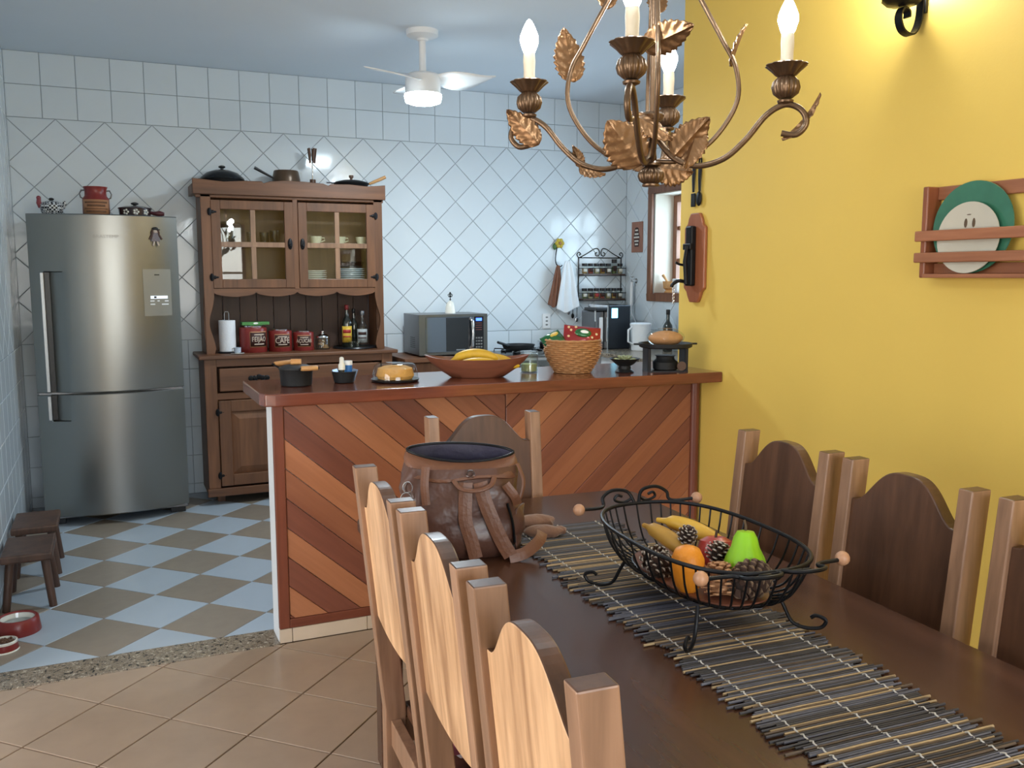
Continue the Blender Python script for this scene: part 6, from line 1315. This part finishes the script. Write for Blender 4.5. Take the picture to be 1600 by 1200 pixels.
leaf((1092, 196, -0.02), (1072, 268, -0.02), 0.06, 0.15, face=(-0.7, -0.6, 0.1))
leaf((1022, 262, 0.03), (1082, 270, 0.05), 0.075, 0.05, face=(-0.3, -0.85, 0.3))
leaf((1004, 76, -0.16), (1084, 38, -0.2), 0.066, 0.05, face=(-0.35, -0.9, -0.3))
leaf((1142, 104, -0.02), (1157, 36, -0.06), 0.05, 0.15, face=(0.7, -0.6, 0.2))
leaf((1222, 218, -0.08), (1294, 168, -0.09), 0.034, 0.3, face=(0.25, -0.25, 0.9), flip=1)
leaf((908, 260, 0.04), (898, 230, 0.06), 0.026, 0.2, face=(-0.8, -0.5, 0.2))
leaf((905, 262, 0.04), (945, 276, 0.03), 0.04, 0.1, face=(-0.3, -0.4, 0.85))
leaf((1040, 262, 0.1), (1085, 222, 0.14), 0.06, 0.15, face=(-0.3, -0.9, 0.1))
leaf((1008, 262, 0.1), (985, 235, 0.16), 0.05, 0.15, face=(-0.6, -0.7, 0.1))
leaf((1030, 20, 0.14), (1022, -40, 0.18), 0.05, 0.1)

# ================================================================== on the yellow wall
XW = XY - 0.0015
# wall sconce (its lamp is above the picture)
sc = thing('wall_sconce', 'black iron scroll wall lamp at the top of the yellow wall', 'wall lamp', (XW, 2.36, 2.32))
G().box(-0.012, 0, -0.02, 0.02, 0.085, 0.24).obj('wall_plate', M_['iron'], sc, bevel=0.003)
def flatbar(pts, w, th, name):
    P_ = spline(pts, 6); rows = []
    for i, p in enumerate(P_):
        t_ = (P_[min(i+1, len(P_)-1)] - P_[max(i-1, 0)]).normalized(); n = t_.cross(Vector((0, 1, 0))).normalized()
        rows.append([tuple(p + Vector((0, s*w/2, 0)) + n*q*th/2) for s, q in ((-1, -1), (1, -1), (1, 1), (-1, 1))])
    g = G(); g.grid(rows, 0, False, True); g.add(rows[0], [(3, 2, 1, 0)]); g.add(rows[-1], [(0, 1, 2, 3)]); return g.obj(name, M_['iron'], sc)
flatbar([(-0.012, 0, 0.15), (-0.02, 0, 0.06), (-0.05, 0, 0.012), (-0.095, 0, 0.02), (-0.115, 0, 0.06), (-0.1, 0, 0.095), (-0.075, 0, 0.085), (-0.075, 0, 0.065)], 0.03, 0.006, 'scroll_arm')
flatbar([(-0.012, 0, 0.14), (-0.05, 0, 0.12), (-0.1, 0, 0.112)], 0.028, 0.006, 'support_arm')
G().lathe([(0.012, 0.1), (0.05, 0.106), (0.066, 0.122), (0.062, 0.124), (0.046, 0.112), (0.001, 0.108)], 32, M=Matrix.Translation((-0.1, 0, 0)), rfun=lambda q, z: 1 + 0.06*abs(sin(4*q))).obj('cup', M_['iron'], sc)
G().lathe([(0.012, 0.11), (0.03, 0.13), (0.036, 0.17), (0.025, 0.21), (0.001, 0.225)], 24, M=Matrix.Translation((-0.1, 0, 0))).obj('bulb', P('lit_sconce_bulb', (1, 1, 1), 0.3, var=0, emit=8, ecol=(0.92, 0.97, 1.0)), sc)
d = bpy.data.lights.new('sconce_light', 'POINT'); d.energy = 4.5; d.color = (0.93, 0.97, 1.0); d.shadow_soft_size = 0.04
o = bpy.data.objects.new('sconce_light', d); COL.objects.link(o); o.location = (XW-0.1, 2.36, 2.6)
# plate rack
pr_ = thing('plate_rack', 'reddish wooden plate rack hanging on the yellow wall', 'plate rack', (XW, 2.262, 1.494))
RW = M_['rack_wood']; Lr = 0.9
for y in (0.0, -Lr): G().box(-0.066, 0, y-0.022, y, 0, 0.31).obj('upright', M_['plaque_wood'], pr_, bevel=0.004)
G().box(-0.018, 0, -Lr, -0.022, 0.265, 0.31).obj('top_rail', RW, pr_, bevel=0.003)
G().box(-0.076, 0, -Lr, -0.022, 0.0, 0.014).obj('shelf', RW, pr_, bevel=0.002); G().box(-0.02, 0, -Lr, -0.022, 0.014, 0.05).obj('back_rail', RW, pr_, bevel=0.002)
for z, hh in ((0.052, 0.034), (0.124, 0.036)): G().box(-0.083, -0.0665, -Lr-0.02, 0.012, z, z+hh).obj('front_rail', RW, pr_, bevel=0.004)
def standing_plate(lab, y, r, mat, x, tilt, extra=None):
    t = thing('display_plate', lab, 'plate', (XW-x, 2.262-y, 1.494+0.0145), 0); t.rotation_euler = (0, 0, 0)
    Mt = Matrix.Rotation(tilt, 4, 'Y') @ Matrix.Translation((0, 0, r)) @ Matrix.Rotation(-pi/2, 4, 'Y')
    G().lathe([(r*0.5, 0.0), (r*0.6, 0.002), (r*0.66, 0.006), (r, 0.012), (r*0.995, 0.015), (r*0.64, 0.0095), (0.001, 0.006)], 48, M=Mt).obj('dish', mat, t)
    return t, Mt
standing_plate('large green glazed plate standing in the wall rack', 0.18, 0.151, P('green_glaze', (0.045, 0.17, 0.105), 0.12, var=0.25, vs=12, coat=0.5), 0.034, radians(2.5))
t, Mt = standing_plate('cream plate with a small painted motif in front of the green plate', 0.178, 0.117, P('cream_glaze', (0.56, 0.52, 0.43), 0.15, var=0.06, coat=0.5), 0.05, radians(3.2))
ink = P('brown_ink', (0.1, 0.06, 0.03), 0.5)
for s in (-1, 1): G().ball((0.048, s*0.015, 0.0088), 0.009, 10, sq=(1.8, 0.7, 0.15), M=Mt).obj('painted_bird', ink, t)
G().ball((0.075, 0.004, 0.0105), 0.004, 8, sq=(0.4, 2.2, 0.25), M=Mt).obj('painted_twig', ink, t)
# corkscrew plaque
pq = thing('corkscrew_plaque', 'reddish wooden plaque with an iron wall corkscrew at the end of the yellow wall', 'corkscrew', (XW, 3.64, 1.372))
hh = 0.432; hw = 0.082
half = [(0.032, 0), (0.05, 0.03), (0.058, 0.05), (hw, 0.07), (hw, hh-0.07), (0.058, hh-0.05), (0.05, hh-0.025), (0.034, hh)]
poly = half + [(-x, z) for x, z in reversed(half)]
YX = Matrix(((0,0,-1,0),(-1,0,0,0),(0,1,0,0),(0,0,0,1)))
G().prism(poly, 0, 0.02, M=YX).obj('board', M_['plaque_wood'], pq, bevel=0.005)
G().box(-0.052, -0.021, -0.02, 0.03, 0.08, 0.37).obj('case', M_['iron'], pq, bevel=0.008); G().box(-0.062, -0.045, -0.026, 0.036, 0.255, 0.285).obj('clamp', M_['iron'], pq, bevel=0.004)
G().tube([(-0.06, 0.0, 0.27), (-0.075, -0.005, 0.2), (-0.07, -0.012, 0.09)], 0.01, 10).obj('lever', M_['iron'], pq)
G().tube(spline([(-0.05, 0.02, 0.1), (-0.085, 0.03, 0.105), (-0.11, 0.04, 0.09), (-0.115, 0.045, 0.075)], 5), 0.009, 8).obj('bottle_claw', M_['iron'], pq); G().tube(spline([(-0.05, 0.02, 0.18), (-0.08, 0.03, 0.185), (-0.1, 0.036, 0.195)], 5), 0.006, 8).obj('spike', M_['iron'], pq)
g = G()
for i in range(9): g.tube([(-0.1+0.004*cos(2*pi*k/10), 0.05 + 0.0025*(i % 2)*sin(2*pi*k/10), 0.07-0.009*i + 0.006*sin(2*pi*k/10)) for k in range(10)], 0.0011, 5, closed=True)
tag(g.obj('chain', M_['chrome'], pq), kind='stuff')
def utensil(name, lab, y, fork):
    t = thing(name, lab, name, (XW, y, 1.836)); g = G()
    g.tube([(-0.008, 0, 0.07), (-0.009, 0, 0.13), (-0.007, 0, 0.19)], 0.008, 8, rr=[0.008, 0.011, 0.013], flat=0.5)
    g.tube([(-0.007, 0.009*cos(2*pi*k/12), 0.212 + 0.018*sin(2*pi*k/12)) for k in range(12)], 0.004, 6, closed=True); g.obj('handle', M_['iron'], t)
    if fork: G().box(-0.011, -0.005, -0.017, 0.017, 0.0, 0.065).obj('turner_blade', M_['iron'], t, bevel=0.006)
    else: G().ball((-0.011, 0, 0.036), 0.036, 16, sq=(0.28, 0.55, 1)).obj('spoon_bowl', M_['iron'], t)
utensil('spoon', 'black iron spoon hanging on the yellow wall nearer the dining table', 3.622, False); utensil('spatula', 'black iron spatula hanging above the plaque at the wall end', 3.672, True)
